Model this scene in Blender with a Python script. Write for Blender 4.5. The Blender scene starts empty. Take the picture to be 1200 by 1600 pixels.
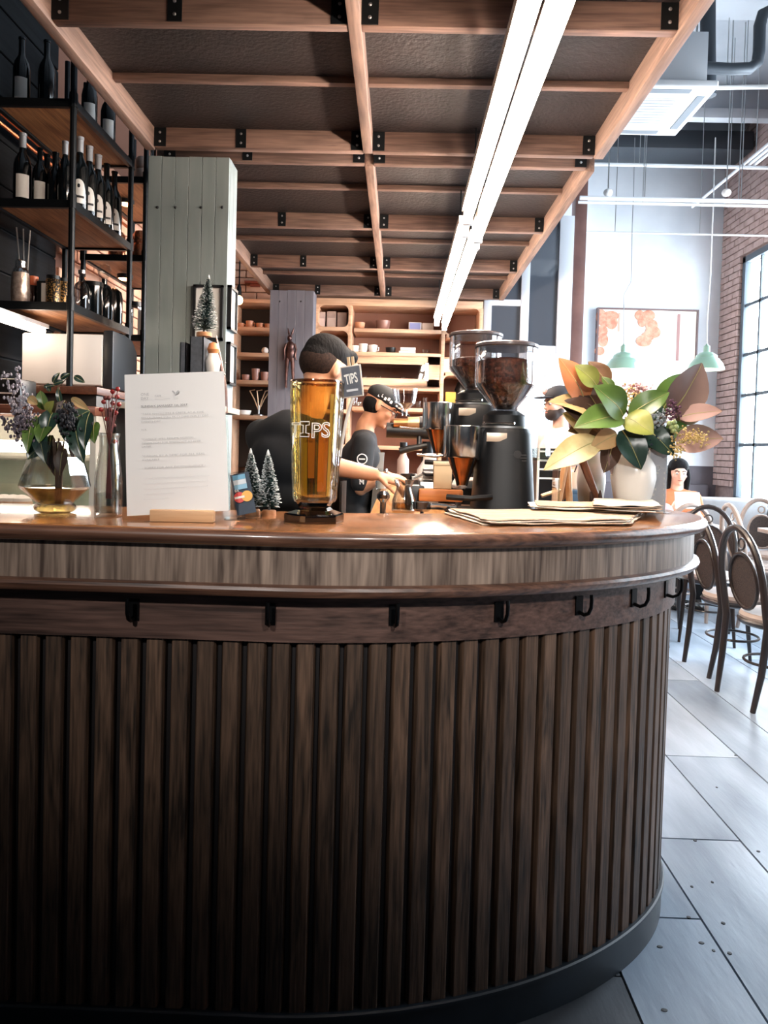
import bpy, bmesh, math, random
from mathutils import Vector, Matrix, noise as mnoise
random.seed(7)
S = bpy.context.scene
COL = S.collection
PI = math.pi

# ---------------------------------------------------------------- camera
FPX, HC = 1155.0, 1.32                       # focal length in pixels of the 1200x1600 frame, lens height
PITCH, ROLL, YAW, YPP = math.radians(1.7), math.radians(1.6), math.radians(1.1), 736.0
FW = Vector((-math.sin(YAW)*math.cos(PITCH), math.cos(YAW)*math.cos(PITCH), -math.sin(PITCH)))
_r = Vector((math.cos(YAW), math.sin(YAW), 0)); _u = _r.cross(FW)
RT = math.cos(ROLL)*_r + math.sin(ROLL)*_u; UP = -math.sin(ROLL)*_r + math.cos(ROLL)*_u
EYE = Vector((0, 0, HC))
cam = bpy.data.cameras.new('camera'); camo = bpy.data.objects.new('camera', cam); COL.objects.link(camo)
camo.matrix_world = Matrix(((RT.x, UP.x, -FW.x, 0), (RT.y, UP.y, -FW.y, 0), (RT.z, UP.z, -FW.z, HC), (0, 0, 0, 1)))
cam.sensor_fit = 'VERTICAL'; cam.sensor_height = 36.0; cam.sensor_width = 27.0
cam.lens = 36.0*FPX/1600.0; cam.shift_y = (YPP-800.0)/1600.0
cam.clip_start = 0.05; cam.clip_end = 60
S.camera = camo
def at(px, py, Y):                            # a measured point: pixel ray met with the plane at distance Y
    d = RT*((px-600)/FPX) + UP*((YPP-py)/FPX) + FW
    return EYE + d*(Y/d.y)
def atz(px, py, z):
    d = RT*((px-600)/FPX) + UP*((YPP-py)/FPX) + FW
    return EYE + d*((z-HC)/d.z)

# ---------------------------------------------------------------- world, big lights, exposure
W = bpy.data.worlds.new('world'); S.world = W; W.use_nodes = True
W.node_tree.nodes['Background'].inputs[0].default_value = (0.62, 0.78, 1.0, 1)
W.node_tree.nodes['Background'].inputs[1].default_value = 0.03
S.view_settings.view_transform = 'Standard'; S.view_settings.look = 'None'
S.view_settings.gamma = 1.0; S.view_settings.use_curve_mapping = False
S.view_settings.exposure = 0.0
S.cycles.use_denoising = True
S.cycles.max_bounces = 8; S.cycles.transparent_max_bounces = 24
S.cycles.caustics_reflective = False; S.cycles.caustics_refractive = False
S.cycles.sample_clamp_indirect = 6.0
def area(name, loc, rot, sx, sy, power, col):
    l = bpy.data.lights.new(name, 'AREA'); l.shape = 'RECTANGLE'; l.size = sx; l.size_y = sy; l.energy = power; l.color = col
    o = bpy.data.objects.new(name, l); o.location = loc; o.rotation_euler = rot; COL.objects.link(o); o.visible_camera = True; return o
# daylight standing outside the tall windows of the right wall (facing -X) and the far window
for i, (yc, pw, wd) in enumerate(((8.6, 1350, 4.2), (5.1, 800, 2.0), (2.4, 170, 1.9))):
    area('daylight', (4.4, yc, 2.3), (0, math.radians(90), 0), 3.0, wd, pw, (0.80, 0.91, 1.0))
area('daylight', (1.35, 9.35, 1.95), (math.radians(-90), 0, 0), 0.9, 1.4, 140, (0.9, 0.95, 1.0))
def spot(name, loc, tgt, power, size, blend, col, rad=.06):
    l = bpy.data.lights.new(name, 'SPOT'); l.energy = power; l.spot_size = math.radians(size); l.spot_blend = blend; l.color = col; l.shadow_soft_size = rad
    o = bpy.data.objects.new(name, l); o.location = loc; COL.objects.link(o)
    o.rotation_euler = (Vector(tgt)-Vector(loc)).to_track_quat('-Z', 'Y').to_euler(); return o
# unseen spotlights added behind the camera to light the upper bar front
spot('added_bar_spot', (-0.75, -0.95, 2.45), (-0.5, 1.5, 1.36), 165, 36, 1.0, (1.0, 0.94, 0.89))
spot('added_bar_spot', (0.6, -0.95, 2.45), (0.32, 1.55, 1.32), 240, 36, 1.0, (1.0, 0.95, 0.9))

# ---------------------------------------------------------------- helpers
def lin(c):
    if isinstance(c, str):
        c = tuple(int(c[i:i+2], 16) for i in (1, 3, 5))
    return tuple(((x/255)/12.92 if x/255 <= .04045 else ((x/255+.055)/1.055)**2.4) for x in c)
MATS = {}
def mat(name, col, rough=.5, metal=0, col2=None, scale=8, stretch=(1, 1, 1), bump=0, bscale=None, trans=0, emit=None, estr=0, detail=4, spec=None, contrast=(.35, .65), coat=0):
    if name in MATS: return MATS[name]
    m = bpy.data.materials.new(name); m.use_nodes = True; nt = m.node_tree; N = nt.nodes; L = nt.links; b = N['Principled BSDF']
    c = lin(col); b.inputs['Base Color'].default_value = (*c, 1); b.inputs['Roughness'].default_value = rough; b.inputs['Metallic'].default_value = metal
    if spec is not None: b.inputs['Specular IOR Level'].default_value = spec
    if coat: b.inputs['Coat Weight'].default_value = coat; b.inputs['Coat Roughness'].default_value = .15
    if trans: b.inputs['Transmission Weight'].default_value = trans
    if emit: b.inputs['Emission Color'].default_value = (*lin(emit), 1); b.inputs['Emission Strength'].default_value = estr
    if col2 or bump:
        tc = N.new('ShaderNodeTexCoord'); oi = N.new('ShaderNodeObjectInfo'); mu = N.new('ShaderNodeVectorMath'); mu.operation = 'MULTIPLY_ADD'
        cb = N.new('ShaderNodeCombineXYZ')
        for k in range(3): L.new(oi.outputs['Random'], cb.inputs[k])
        L.new(cb.outputs[0], mu.inputs[0]); mu.inputs[1].default_value = (17, 23, 31); L.new(tc.outputs['Object'], mu.inputs[2])
        mp = N.new('ShaderNodeMapping'); mp.inputs['Scale'].default_value = stretch; L.new(mu.outputs[0], mp.inputs[0])
        nz = N.new('ShaderNodeTexNoise'); nz.inputs['Scale'].default_value = scale; nz.inputs['Detail'].default_value = detail; L.new(mp.outputs[0], nz.inputs[0])
        if col2:
            r = N.new('ShaderNodeValToRGB'); r.color_ramp.elements[0].color = (*c, 1); r.color_ramp.elements[1].color = (*lin(col2), 1)
            r.color_ramp.elements[0].position, r.color_ramp.elements[1].position = contrast
            L.new(nz.outputs['Fac'], r.inputs[0]); L.new(r.outputs[0], b.inputs['Base Color'])
        if bump:
            bn = N.new('ShaderNodeBump'); bn.inputs['Strength'].default_value = bump; bn.inputs['Distance'].default_value = .004
            src = nz
            if bscale:
                src = N.new('ShaderNodeTexNoise'); src.inputs['Scale'].default_value = bscale; src.inputs['Detail'].default_value = 3; L.new(mp.outputs[0], src.inputs[0])
            L.new(src.outputs['Fac'], bn.inputs['Height']); L.new(bn.outputs[0], b.inputs['Normal'])
    MATS[name] = m; return m
def oak(name, dark, light, axis='Z', rough=.5, grain=1.0, bump=.35, tone=.25, coat=0):
    """Open-grained timber: fine pores stretched along the grain, broad figure, per-piece tone."""
    if name in MATS: return MATS[name]
    m = bpy.data.materials.new(name); m.use_nodes = True; nt = m.node_tree; N = nt.nodes; L = nt.links; b = N['Principled BSDF']
    tc = N.new('ShaderNodeTexCoord'); oi = N.new('ShaderNodeObjectInfo'); cb = N.new('ShaderNodeCombineXYZ')
    for k in range(3): L.new(oi.outputs['Random'], cb.inputs[k])
    mu = N.new('ShaderNodeVectorMath'); mu.operation = 'MULTIPLY_ADD'; mu.inputs[1].default_value = (13, 29, 41)
    L.new(cb.outputs[0], mu.inputs[0]); L.new(tc.outputs['Object'], mu.inputs[2])
    def nz(sc, st, det, dist=0):
        mp = N.new('ShaderNodeMapping'); mp.inputs['Scale'].default_value = st; L.new(mu.outputs[0], mp.inputs[0])
        t = N.new('ShaderNodeTexNoise'); t.inputs['Scale'].default_value = sc; t.inputs['Detail'].default_value = det; t.inputs['Distortion'].default_value = dist
        L.new(mp.outputs[0], t.inputs[0]); return t
    k = 'XYZ'.index(axis); st1 = [1, 1, 1]; st1[k] = .05; st2 = [1, 1, 1]; st2[k] = .13
    fine = nz(170*grain, st1, 3); broad = nz(26*grain, st2, 3, 1.2)
    mx = N.new('ShaderNodeMix'); mx.data_type = 'FLOAT'; mx.inputs[0].default_value = .5
    L.new(fine.outputs['Fac'], mx.inputs[2]); L.new(broad.outputs['Fac'], mx.inputs[3])
    r = N.new('ShaderNodeValToRGB'); r.color_ramp.elements[0].color = (*lin(dark), 1); r.color_ramp.elements[1].color = (*lin(light), 1)
    r.color_ramp.elements[0].position = .36; r.color_ramp.elements[1].position = .64; L.new(mx.outputs[0], r.inputs[0])
    hs = N.new('ShaderNodeHueSaturation'); mr = N.new('ShaderNodeMapRange'); mr.inputs['To Min'].default_value = 1-tone; mr.inputs['To Max'].default_value = 1+tone
    L.new(oi.outputs['Random'], mr.inputs[0]); L.new(mr.outputs[0], hs.inputs['Value']); L.new(r.outputs[0], hs.inputs['Color']); L.new(hs.outputs[0], b.inputs['Base Color'])
    bn = N.new('ShaderNodeBump'); bn.inputs['Strength'].default_value = bump; bn.inputs['Distance'].default_value = .003; L.new(mx.outputs[0], bn.inputs['Height']); L.new(bn.outputs[0], b.inputs['Normal'])
    b.inputs['Roughness'].default_value = rough
    if coat: b.inputs['Coat Weight'].default_value = coat; b.inputs['Coat Roughness'].default_value = .12
    MATS[name] = m; return m
def glass(name, tint=(1, 1, 1), gloss=.05, rough=.02, edge=.9):
    """Thin-walled glass: clear tinted pass-through plus a fresnel mirror coat."""
    if name in MATS: return MATS[name]
    m = bpy.data.materials.new(name); m.use_nodes = True; nt = m.node_tree; N = nt.nodes; L = nt.links; N.remove(N['Principled BSDF'])
    t = N.new('ShaderNodeBsdfTransparent'); t.inputs[0].default_value = (*tint, 1); g = N.new('ShaderNodeBsdfGlossy'); g.inputs['Roughness'].default_value = rough
    lw = N.new('ShaderNodeLayerWeight'); lw.inputs['Blend'].default_value = .32; mr = N.new('ShaderNodeMapRange'); mr.inputs['To Min'].default_value = gloss; mr.inputs['To Max'].default_value = edge
    L.new(lw.outputs['Facing'], mr.inputs[0]); mx = N.new('ShaderNodeMixShader'); L.new(mr.outputs[0], mx.inputs[0]); L.new(t.outputs[0], mx.inputs[1]); L.new(g.outputs[0], mx.inputs[2])
    L.new(mx.outputs[0], N['Material Output'].inputs[0]); MATS[name] = m; return m
def glow(name, col, s):
    if name in MATS: return MATS[name]
    m = bpy.data.materials.new(name); m.use_nodes = True; N = m.node_tree.nodes; N.remove(N['Principled BSDF'])
    e = N.new('ShaderNodeEmission'); e.inputs[0].default_value = (*lin(col), 1); e.inputs[1].default_value = s
    m.node_tree.links.new(e.outputs[0], N['Material Output'].inputs[0]); MATS[name] = m; return m

class G:
    def __init__(s): s.v = []; s.f = []; s.m = []
    def add(s, vs, fs, mi=0):
        n = len(s.v); s.v += [tuple(v) for v in vs]; s.f += [tuple(i+n for i in f) for f in fs]; s.m += [mi]*len(fs); return s
    def box(s, c, d, R=None, mi=0):
        vs = []
        for z in (-.5, .5):
            for x, y in ((-.5, -.5), (.5, -.5), (.5, .5), (-.5, .5)):
                p = Vector((x*d[0], y*d[1], z*d[2]))
                if R: p = R @ p
                vs.append(p+Vector(c))
        return s.add(vs, [(3, 2, 1, 0), (4, 5, 6, 7), (0, 1, 5, 4), (1, 2, 6, 5), (2, 3, 7, 6), (3, 0, 4, 7)], mi)
    def bx(s, x0, x1, y0, y1, z0, z1, mi=0): return s.box(((x0+x1)/2, (y0+y1)/2, (z0+z1)/2), (abs(x1-x0), abs(y1-y0), abs(z1-z0)), None, mi)
    def lathe(s, prof, n=32, c=(0, 0, 0), mi=0, cap=True, ph=0, sx=1, sy=1):
        vs = []; m = len(prof)
        for r, z in prof:
            for k in range(n):
                a = 2*PI*k/n+ph; vs.append((c[0]+r*sx*math.cos(a), c[1]+r*sy*math.sin(a), c[2]+z))
        fs = [(i*n+k, i*n+(k+1) % n, (i+1)*n+(k+1) % n, (i+1)*n+k) for i in range(m-1) for k in range(n)]
        if cap: fs += [tuple(range(n))[::-1], tuple((m-1)*n+k for k in range(n))]
        return s.add(vs, fs, mi)
    def tube(s, pts, r, n=8, mi=0, closed=False, flat=1.0):
        P = [Vector(p) for p in pts]; m = len(P); vs = []; up = None
        for i, p in enumerate(P):
            if closed: t = P[(i+1) % m]-P[i-1]
            else: t = P[min(i+1, m-1)]-P[max(i-1, 0)]
            t.normalize()
            if up is None: up = Vector((0, 0, 1)) if abs(t.z) < .9 else Vector((1, 0, 0))
            a = t.cross(up)
            if a.length < 1e-5: a = t.orthogonal()
            a.normalize(); b = a.cross(t); up = b
            rr = r[i] if isinstance(r, (list, tuple)) else r
            for k in range(n):
                q = 2*PI*k/n; vs.append(p+a*rr*math.cos(q)+b*rr*flat*math.sin(q))
        e = m if closed else m-1
        fs = [(i*n+k, i*n+(k+1) % n, ((i+1) % m)*n+(k+1) % n, ((i+1) % m)*n+k) for i in range(e) for k in range(n)]
        if not closed: fs += [tuple(range(n))[::-1], tuple((m-1)*n+k for k in range(n))]
        return s.add(vs, fs, mi)
    def prism(s, poly, z0, z1, mi=0):
        n = len(poly); vs = [(x, y, z0) for x, y in poly]+[(x, y, z1) for x, y in poly]
        return s.add(vs, [tuple(range(n))[::-1], tuple(range(n, 2*n))]+[(k, (k+1) % n, n+(k+1) % n, n+k) for k in range(n)], mi)
    def ell(s, c, r, n=16, m=10, R=None, mi=0):
        vs = []; c = Vector(c)
        for i in range(m+1):
            t = PI*i/m
            for k in range(n):
                a = 2*PI*k/n; p = Vector((r[0]*math.sin(t)*math.cos(a), r[1]*math.sin(t)*math.sin(a), r[2]*math.cos(t)))
                vs.append(c+(R @ p if R else p))
        return s.add(vs, [(i*n+k, (i+1)*n+k, (i+1)*n+(k+1) % n, i*n+(k+1) % n) for i in range(m) for k in range(n)], mi)
    def xf(s, M, i0=0): s.v[i0:] = [tuple(M @ Vector(v)) for v in s.v[i0:]]; return s
    def mesh(s, name, mats, smooth=True, ang=35, bevel=0, seg=2):
        me = bpy.data.meshes.new(name); me.from_pydata(s.v, [], s.f)
        if not isinstance(mats, (list, tuple)): mats = [mats]
        for m in mats: me.materials.append(m)
        for p, i in zip(me.polygons, s.m): p.material_index = i
        bm = bmesh.new(); bm.from_mesh(me); bmesh.ops.remove_doubles(bm, verts=bm.verts, dist=1e-6)
        if bevel:
            bmesh.ops.bevel(bm, geom=[e for e in bm.edges if len(e.link_faces) == 2 and e.calc_face_angle(0) > .6], offset=bevel, segments=seg, affect='EDGES', profile=.5, clamp_overlap=True)
        bmesh.ops.recalc_face_normals(bm, faces=bm.faces); bm.to_mesh(me); bm.free()
        if smooth:
            me.polygons.foreach_set('use_smooth', [True]*len(me.polygons)); me.set_sharp_from_angle(angle=math.radians(ang))
        return me
    def build(s, name, mats, parent=None, **kw):
        return link(name, s.mesh(name, mats, **kw), parent)
def link(name, me, parent=None, loc=None, rz=None):
    o = bpy.data.objects.new(name, me); COL.objects.link(o); o.parent = parent
    if loc is not None: o.location = loc
    if rz is not None: o.rotation_euler = (0, 0, rz)
    return o
def tag(o, label, cat, group=None, kind=None):
    o['label'] = label; o['category'] = cat
    if group: o['group'] = group
    if kind: o['kind'] = kind
    return o
def thing(name, label, cat, loc=(0, 0, 0), rz=0, group=None):
    o = bpy.data.objects.new(name, None); COL.objects.link(o); o.empty_display_size = .05
    o.location = loc; o.rotation_euler = (0, 0, rz); return tag(o, label, cat, group)
def struct(name, label=None, mesh=None):
    o = bpy.data.objects.new(name, mesh); COL.objects.link(o); o['kind'] = 'structure'
    if label: o['label'] = label
    return o
def copytree(o, parent=None, label=None, loc=None, rz=None):
    c = o.copy(); COL.objects.link(c); c.parent = parent
    for ch in list(o.children): copytree(ch, c)
    if label: c['label'] = label
    if loc is not None: c.location = loc
    if rz is not None: c.rotation_euler = (0, 0, rz)
    return c
def textmesh(txt, size, extr=.0004, align='LEFT', outline=0, bold=0):
    cu = bpy.data.curves.new('t', 'FONT'); cu.body = txt; cu.size = size; cu.align_x = align; cu.resolution_u = 3
    if outline: cu.fill_mode = 'NONE'; cu.bevel_depth = outline; cu.bevel_resolution = 1
    else: cu.extrude = extr; cu.offset = bold
    o = bpy.data.objects.new('t', cu); COL.objects.link(o); bpy.context.view_layer.update()
    me = bpy.data.meshes.new_from_object(o.evaluated_get(bpy.context.evaluated_depsgraph_get()))
    bpy.data.objects.remove(o); bpy.data.curves.remove(cu)
    g = G(); g.v = [tuple(v.co) for v in me.vertices]; g.f = [tuple(p.vertices) for p in me.polygons]; g.m = [0]*len(g.f)
    bpy.data.meshes.remove(me); return g
def RZ(a): return Matrix.Rotation(a, 3, 'Z')
def RX(a): return Matrix.Rotation(a, 3, 'X')
def RY(a): return Matrix.Rotation(a, 3, 'Y')
def rt(px_from, px_to):                       # rotation taking +Z onto a direction
    d = (Vector(px_to)-Vector(px_from)).normalized(); return d.to_track_quat('Z', 'Y').to_matrix()

# ---------------------------------------------------------------- shared materials
M_STEEL = mat('blackened_steel', '#15191c', .45, .6)
M_CHROME = mat('chrome', '#d8dadc', .16, 1)
M_BRUSH = mat('brushed_steel', '#b8babb', .3, 1)
M_BLACK = mat('black_plastic', '#0b0d10', .4)
M_WHITE = mat('white_paint', '#e8e8e6', .55)
M_CERAM = mat('white_ceramic', '#eeebe6', .2)
M_CLEAR = glass('clear_glass', (.97, .98, .97), .05)
M_CANOPY = oak('canopy_timber', '#544038', '#82675b', 'X', .6, .6, .2, .12)
M_CANOPYY = oak('canopy_timber_long', '#5c483f', '#8b7062', 'Y', .6, .6, .2, .12)
M_BAR = oak('bar_oak_slat', '#241a12', '#6b5241', 'Z', .55, 1.0, .6, .3)
M_FASCIA = oak('bar_oak_fascia', '#46372f', '#9e8a7b', 'Z', .5, .62, .6, .0)
M_APRON = oak('bar_oak_apron', '#33241f', '#6a5047', 'X', .45, .8, .4, .0)
M_TOP = oak('bar_oak_top', '#6b4429', '#9c6c45', 'X', .22, .6, .08, .0, .6)
M_NOSE = oak('bar_oak_moulding', '#33201a', '#7a5644', 'X', .35, .8, .2, .0, .4)
M_SHELFW = oak('shelf_board', '#6e4426', '#a9754a', 'Y', .6, .7, .2, .15)
M_MAPLE = oak('back_shelf_maple', '#c79a7c', '#e6bd9c', 'X', .5, .5, .1, .05)

# ================================================================ SETTING
# ---- floor: wide weathered planks running away from the camera, joints recessed
fl = struct('floor', 'weathered blue-grey wide plank floor')
fb = G().bx(-2.6, 4.0, -3.2, 9.2, -.06, -.012).build('subfloor', mat('floor_joint', '#0d1319', .8), fl)
M_FLOOR = []
for i, (a, b_) in enumerate((('#6f7d8d', '#a6b4c3'), ('#748291', '#abb8c6'), ('#6b7989', '#a1afbe'))):
    M_FLOOR.append(mat('floor_plank_%d' % i, a, .34, 0, b_, 3.2, (1.6, .35, 1), .25, 30, contrast=(.3, .7)))
M_FLOORD = mat('floor_plank_shaded', '#2c3036', .5, 0, '#43484f', 3.2, (1.6, .35, 1), .25, 30)  # same planks darkened in colour for the counter's shade and less bounced light
xs = [-2.6, -2.1, -1.55, -1.0, -.63, -.32, -.01, .3, .605, .905, 1.221, 1.547, 1.823, 2.26, 2.57, 2.88, 3.19, 3.5, 3.85]
rf = random.Random(3)
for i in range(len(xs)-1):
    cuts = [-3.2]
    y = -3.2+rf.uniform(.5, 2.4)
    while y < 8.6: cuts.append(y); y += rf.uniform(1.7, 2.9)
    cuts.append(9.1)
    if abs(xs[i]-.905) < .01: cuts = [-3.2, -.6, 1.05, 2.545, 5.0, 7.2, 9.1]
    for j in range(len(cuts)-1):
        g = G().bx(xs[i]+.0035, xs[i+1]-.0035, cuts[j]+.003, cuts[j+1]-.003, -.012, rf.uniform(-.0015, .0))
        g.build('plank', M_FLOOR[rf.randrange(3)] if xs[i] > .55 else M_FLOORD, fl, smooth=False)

for k, (px, py) in enumerate(((1081, 1385), (1130, 1442), (1096, 1473), (1115, 1485), (1140, 1489), (1031, 1479), (1027, 1393), (1076, 1433), (1038, 1578), (1113, 1378), (1086, 1313), (1150, 1180), (1120, 1230), (1185, 1330))):
    p = atz(px, py, 0); G().lathe([(.0045, -.003), (.0045, .0005), (.002, .0008)], 8, (p.x, p.y, 0), sx=1+.4*(k % 3), sy=1.2).build('nail_head', M_BLACK, fl)
# ---- walls and ceiling
M_PLASTER = mat('white_plaster', '#dddfe3', .8, 0, '#d2d5da', 2.5, bump=.05)
M_CONC = mat('ceiling_concrete', '#a9afb6', .85, 0, '#bdc2c8', 1.5, bump=.15)
M_DARKWALL = mat('dark_board', '#0a0c0e', .9, 0, '#15171a', 6, (1, .2, 6), .3, spec=.15)
M_BRICK = mat('right_brick', '#9a7f78', .8, 0, '#b0958d', 9, bump=.5)
M_BRICKW = mat('warm_brick', '#c9967a', .8, 0, '#d8ab90', 9, bump=.5)
M_MORT = mat('mortar', '#806c67', .95, 0, '#8e7a74', 20, bump=.3)
ce = struct('ceiling', 'painted concrete ceiling')
G().bx(-2.6, 4.4, -3.2, 9.2, 5.2, 5.3).build('slab', M_CONC, ce)
for y in (3.0, 6.1, 8.75): G().bx(-2.6, 4.0, y-.14, y+.14, 4.92, 5.2).build('beam', M_CONC, ce, bevel=.01)
wl = struct('wall_left', 'dark horizontal boards behind the bottle shelves')
G().bx(-2.0, -1.9, -3.2, 7.4, 0, 5.2).build('backing', mat('wall_backing', '#0d1114', .9), wl)
for k in range(24):
    z0 = .1+k*.2
    for (y0, y1) in ((2.0, 4.0), (5.9, 7.3)):
        G().bx(-1.9, -1.885, y0+.002, y1-.002, z0+.005, z0+.195).build('board', M_DARKWALL, wl, bevel=.003, seg=1)
G().bx(-1.9, -1.893, 4.0, 5.9, 0, 5.2).build('mortar_bed', mat('warm_mortar', '#6a4636', .9), wl)
bme3 = G().box((0, 0, 0), (.03, .214, .064)).mesh('brick', M_BRICKW, bevel=.004, seg=1)
for r in range(22):
    for k in range(8):
        link('brick', bme3, wl, (-1.89+random.uniform(-.002, .002), 4.13+k*.224+(.1 if r % 2 else 0), 1.5+r*.073))
wb = struct('wall_back', 'back wall with white plaster panel and warm brick corner')
G().bx(-1.9, .86, 7.4, 7.5, 0, 5.2).build('service_wall', mat('service_wall', '#7a5a48', .85, 0, '#86654f', 3), wb)
G().bx(.86, 4.0, 9.1, 9.2, 2.75, 5.2).build('upper_wall', M_PLASTER, wb)
G().bx(1.85, 4.0, 9.1, 9.2, 1.22, 2.75).build('panel', M_PLASTER, wb)
G().bx(1.85, 4.0, 9.1, 9.21, 0, 1.22).build('dado', mat('dado_grey', '#555056', .7, 0, '#625c62', 4), wb)
G().bx(.86, 1.85, 9.1, 9.2, 0, 1.25).build('lower_wall', mat('dado_grey', '#555056'), wb)
G().bx(.80, .88, 7.4, 9.2, 0, 5.2).build('return_wall', M_PLASTER, wb)
# warm brick corner: each brick its own piece
bme = G().box((0, 0, 0), (.212, .05, .062)).mesh('brick', M_BRICKW, bevel=.004, seg=1)
for r in range(30):
    z = 1.22+r*.072
    for k in range(4):
        x = -1.79+k*.222+(.111 if r % 2 else 0)
        if x < -1.05: link('brick', bme, wb, (x, 7.392+random.uniform(-.003, .003), z))
# right wall with window openings; brick courses in the part the photo shows
wr = struct('wall_right', 'painted brick wall with tall factory windows')
XR = 3.85
wins = [(7.0, 8.6), (4.2, 6.0), (1.5, 3.3), (-1.4, .6)]
WZ0, WZ1 = .82, 3.62
ycur = 9.2
for (y0, y1) in wins:
    G().bx(XR+.03, XR+.1, y1, ycur, 0, 5.2).build('pier', M_MORT, wr); ycur = y0
G().bx(XR+.03, XR+.1, -3.2, ycur, 0, 5.2).build('pier', M_MORT, wr)
for (y0, y1) in wins:
    G().bx(XR+.03, XR+.1, y0, y1, 0, WZ0).build('sill_wall', M_MORT, wr)
    G().bx(XR+.03, XR+.1, y0, y1, WZ1, 5.2).build('head_wall', M_MORT, wr)
bme2 = G().box((0, 0, 0), (.05, .224, .066)).mesh('brick', M_BRICK, bevel=.003, seg=1)
bcl = {}
for r in range(55):
    z = 1.03+r*.0755; lim = 8.6 if z < WZ1+.04 else 7.25
    for k in range(-1, 9):
        y = 8.99-k*.232-(.116 if r % 2 else 0); ya, yb = max(y-.112, lim+.004), min(y+.112, 9.09)
        if yb-ya < .02: continue
        xx = XR+.012+random.uniform(-.002, .002)
        if yb-ya > .22: link('brick', bme2, wr, (xx, y, z))
        else:
            key = round(yb-ya, 3)
            if key not in bcl: bcl[key] = G().box((0, 0, 0), (.05, yb-ya, .066)).mesh('brick', M_BRICK, bevel=.003, seg=1)
            link('brick', bcl[key], wr, (xx, (ya+yb)/2, z))
for (y0, y1, z0, z1) in ((6.0, 7.0, 0, 5.2), (3.3, 4.2, 0, 5.2), (7.0, 9.1, 0, .82)):
    G().bx(XR-.01, XR+.03, y0, y1, z0, z1).build('brick_face', M_BRICK, wr)
# windows
M_WFR = mat('window_frame', '#4a535b', .6)
def window(n, y0, y1, label):
    w = struct('window_%d' % n, label)
    g = G(); x0, x1 = XR+.02, XR+.09
    for z in (WZ0, WZ1-.07): g.bx(x0, x1, y0, y1, z, z+.07)
    for y in (y0, y1-.07): g.bx(x0, x1, y, y+.07, WZ0, WZ1)
    g.build('window_frame', M_WFR, w, bevel=.004)
    for k in range(1, 5):
        z = WZ0+(WZ1-WZ0)*k/5+.1*(k < 3); G().bx(x0+.02, x1-.02, y0+.06, y1-.06, z-.018, z+.018).build('glazing_bar', M_WFR, w)
    for k in range(1, 4):
        y = y0+(y1-y0)*k/4; G().bx(x0+.02, x1-.02, y-.018, y+.018, WZ0+.06, WZ1-.06).build('glazing_bar', M_WFR, w)
    for k in range(4):
        ya, yb = y0+.06+(y1-y0-.12)*k/4, y0+.06+(y1-y0-.12)*(k+1)/4
        G().bx(x0+.033, x0+.037, ya, yb, WZ0+.06, WZ1-.06).build('pane', glass('window_glass', (.98, .99, 1), .02, .02, .2), w)
    G().bx(XR-.06, XR+.05, y0-.05, y1+.05, WZ0-.05, WZ0).build('sill', M_CONC, w, bevel=.006)
for i, (y0, y1) in enumerate(wins[:3]):
    window(i+1, y0, y1, ('tall white-lit factory window at the far end', 'tall factory window midway along the brick wall', 'tall factory window nearest the bar')[i])

# glazed partition at the back right, dark upper panes
wp = struct('window_4', 'glazed partition with pale frames beside the back shelves')
M_PFR = mat('partition_frame', '#c9ccd2', .5)
YP = 7.2
for (px0, px1, py0, py1) in ((752, 764, 440, 800), (809, 822, 330, 800), (866, 888, 330, 800)):
    a, b_ = at(px0, 600, YP), at(px1, 600, YP)
    G().bx(a.x, b_.x, YP-.03, YP+.03, .0, 3.6 if py0 < 400 else 2.78).build('mullion', M_PFR, wp, bevel=.004)
XA, XB, XC = at(758, 600, YP).x, at(815, 600, YP).x, at(876, 600, YP).x
for (x0, x1, py) in ((XA, XB, 474), (XB, XC, 545), (XB, XC, 582)):
    z = at(815, py, YP).z; G().bx(x0, x1, YP-.025, YP+.025, z-.03, z+.03).build('transom', M_PFR, wp, bevel=.003)
M_DARKP = mat('dark_pane', '#4b5058', .06, 0, spec=.8)
zt = at(815, 474, YP).z; zm = at(840, 545, YP).z; zl = at(840, 582, YP).z
G().bx(XA+.03, XB-.03, YP-.004, YP+.004, 1.0, zt-.03).build('pane', M_DARKP, wp)
G().bx(XB+.03, XC-.05, YP-.004, YP+.004, zm+.03, 3.6).build('pane', M_DARKP, wp)
G().bx(XA+.03, XB-.03, YP-.004, YP+.004, zt+.03, 3.6).build('pane', M_DARKP, wp)
G().bx(XB+.03, XC-.05, YP-.003, YP+.003, zl+.03, zm-.03).build('pane', M_CLEAR, wp)
G().bx(XB+.03, XC-.05, YP-.003, YP+.003, .9, zl-.03).build('pane', M_CLEAR, wp)
w5 = struct('window_5', 'bright window behind the partition')
g = G()
for x in (.95, 1.36, 1.80): g.bx(x-.025, x+.025, 9.1, 9.16, 1.25, 2.75)
for z in (1.27, 2.0, 2.73): g.bx(.9, 1.85, 9.1, 9.16, z-.025, z+.025)
g.build('window_frame', M_PFR, w5)
for x in (.95, 1.36): G().bx(x+.02, x+.42, 9.125, 9.13, 1.29, 2.71).build('pane', M_CLEAR, w5)
t1 = struct('trim_1', 'dark red-brown post beside the white wall')
a, b_ = at(882, 600, 7.3), at(897, 600, 7.3)
G().bx(a.x+.03, b_.x+.05, 7.22, 7.38, 0, 5.2).build('post', mat('brown_post', '#5a3b35', .6, 0, '#6b4a42', 5), t1, bevel=.006)

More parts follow.
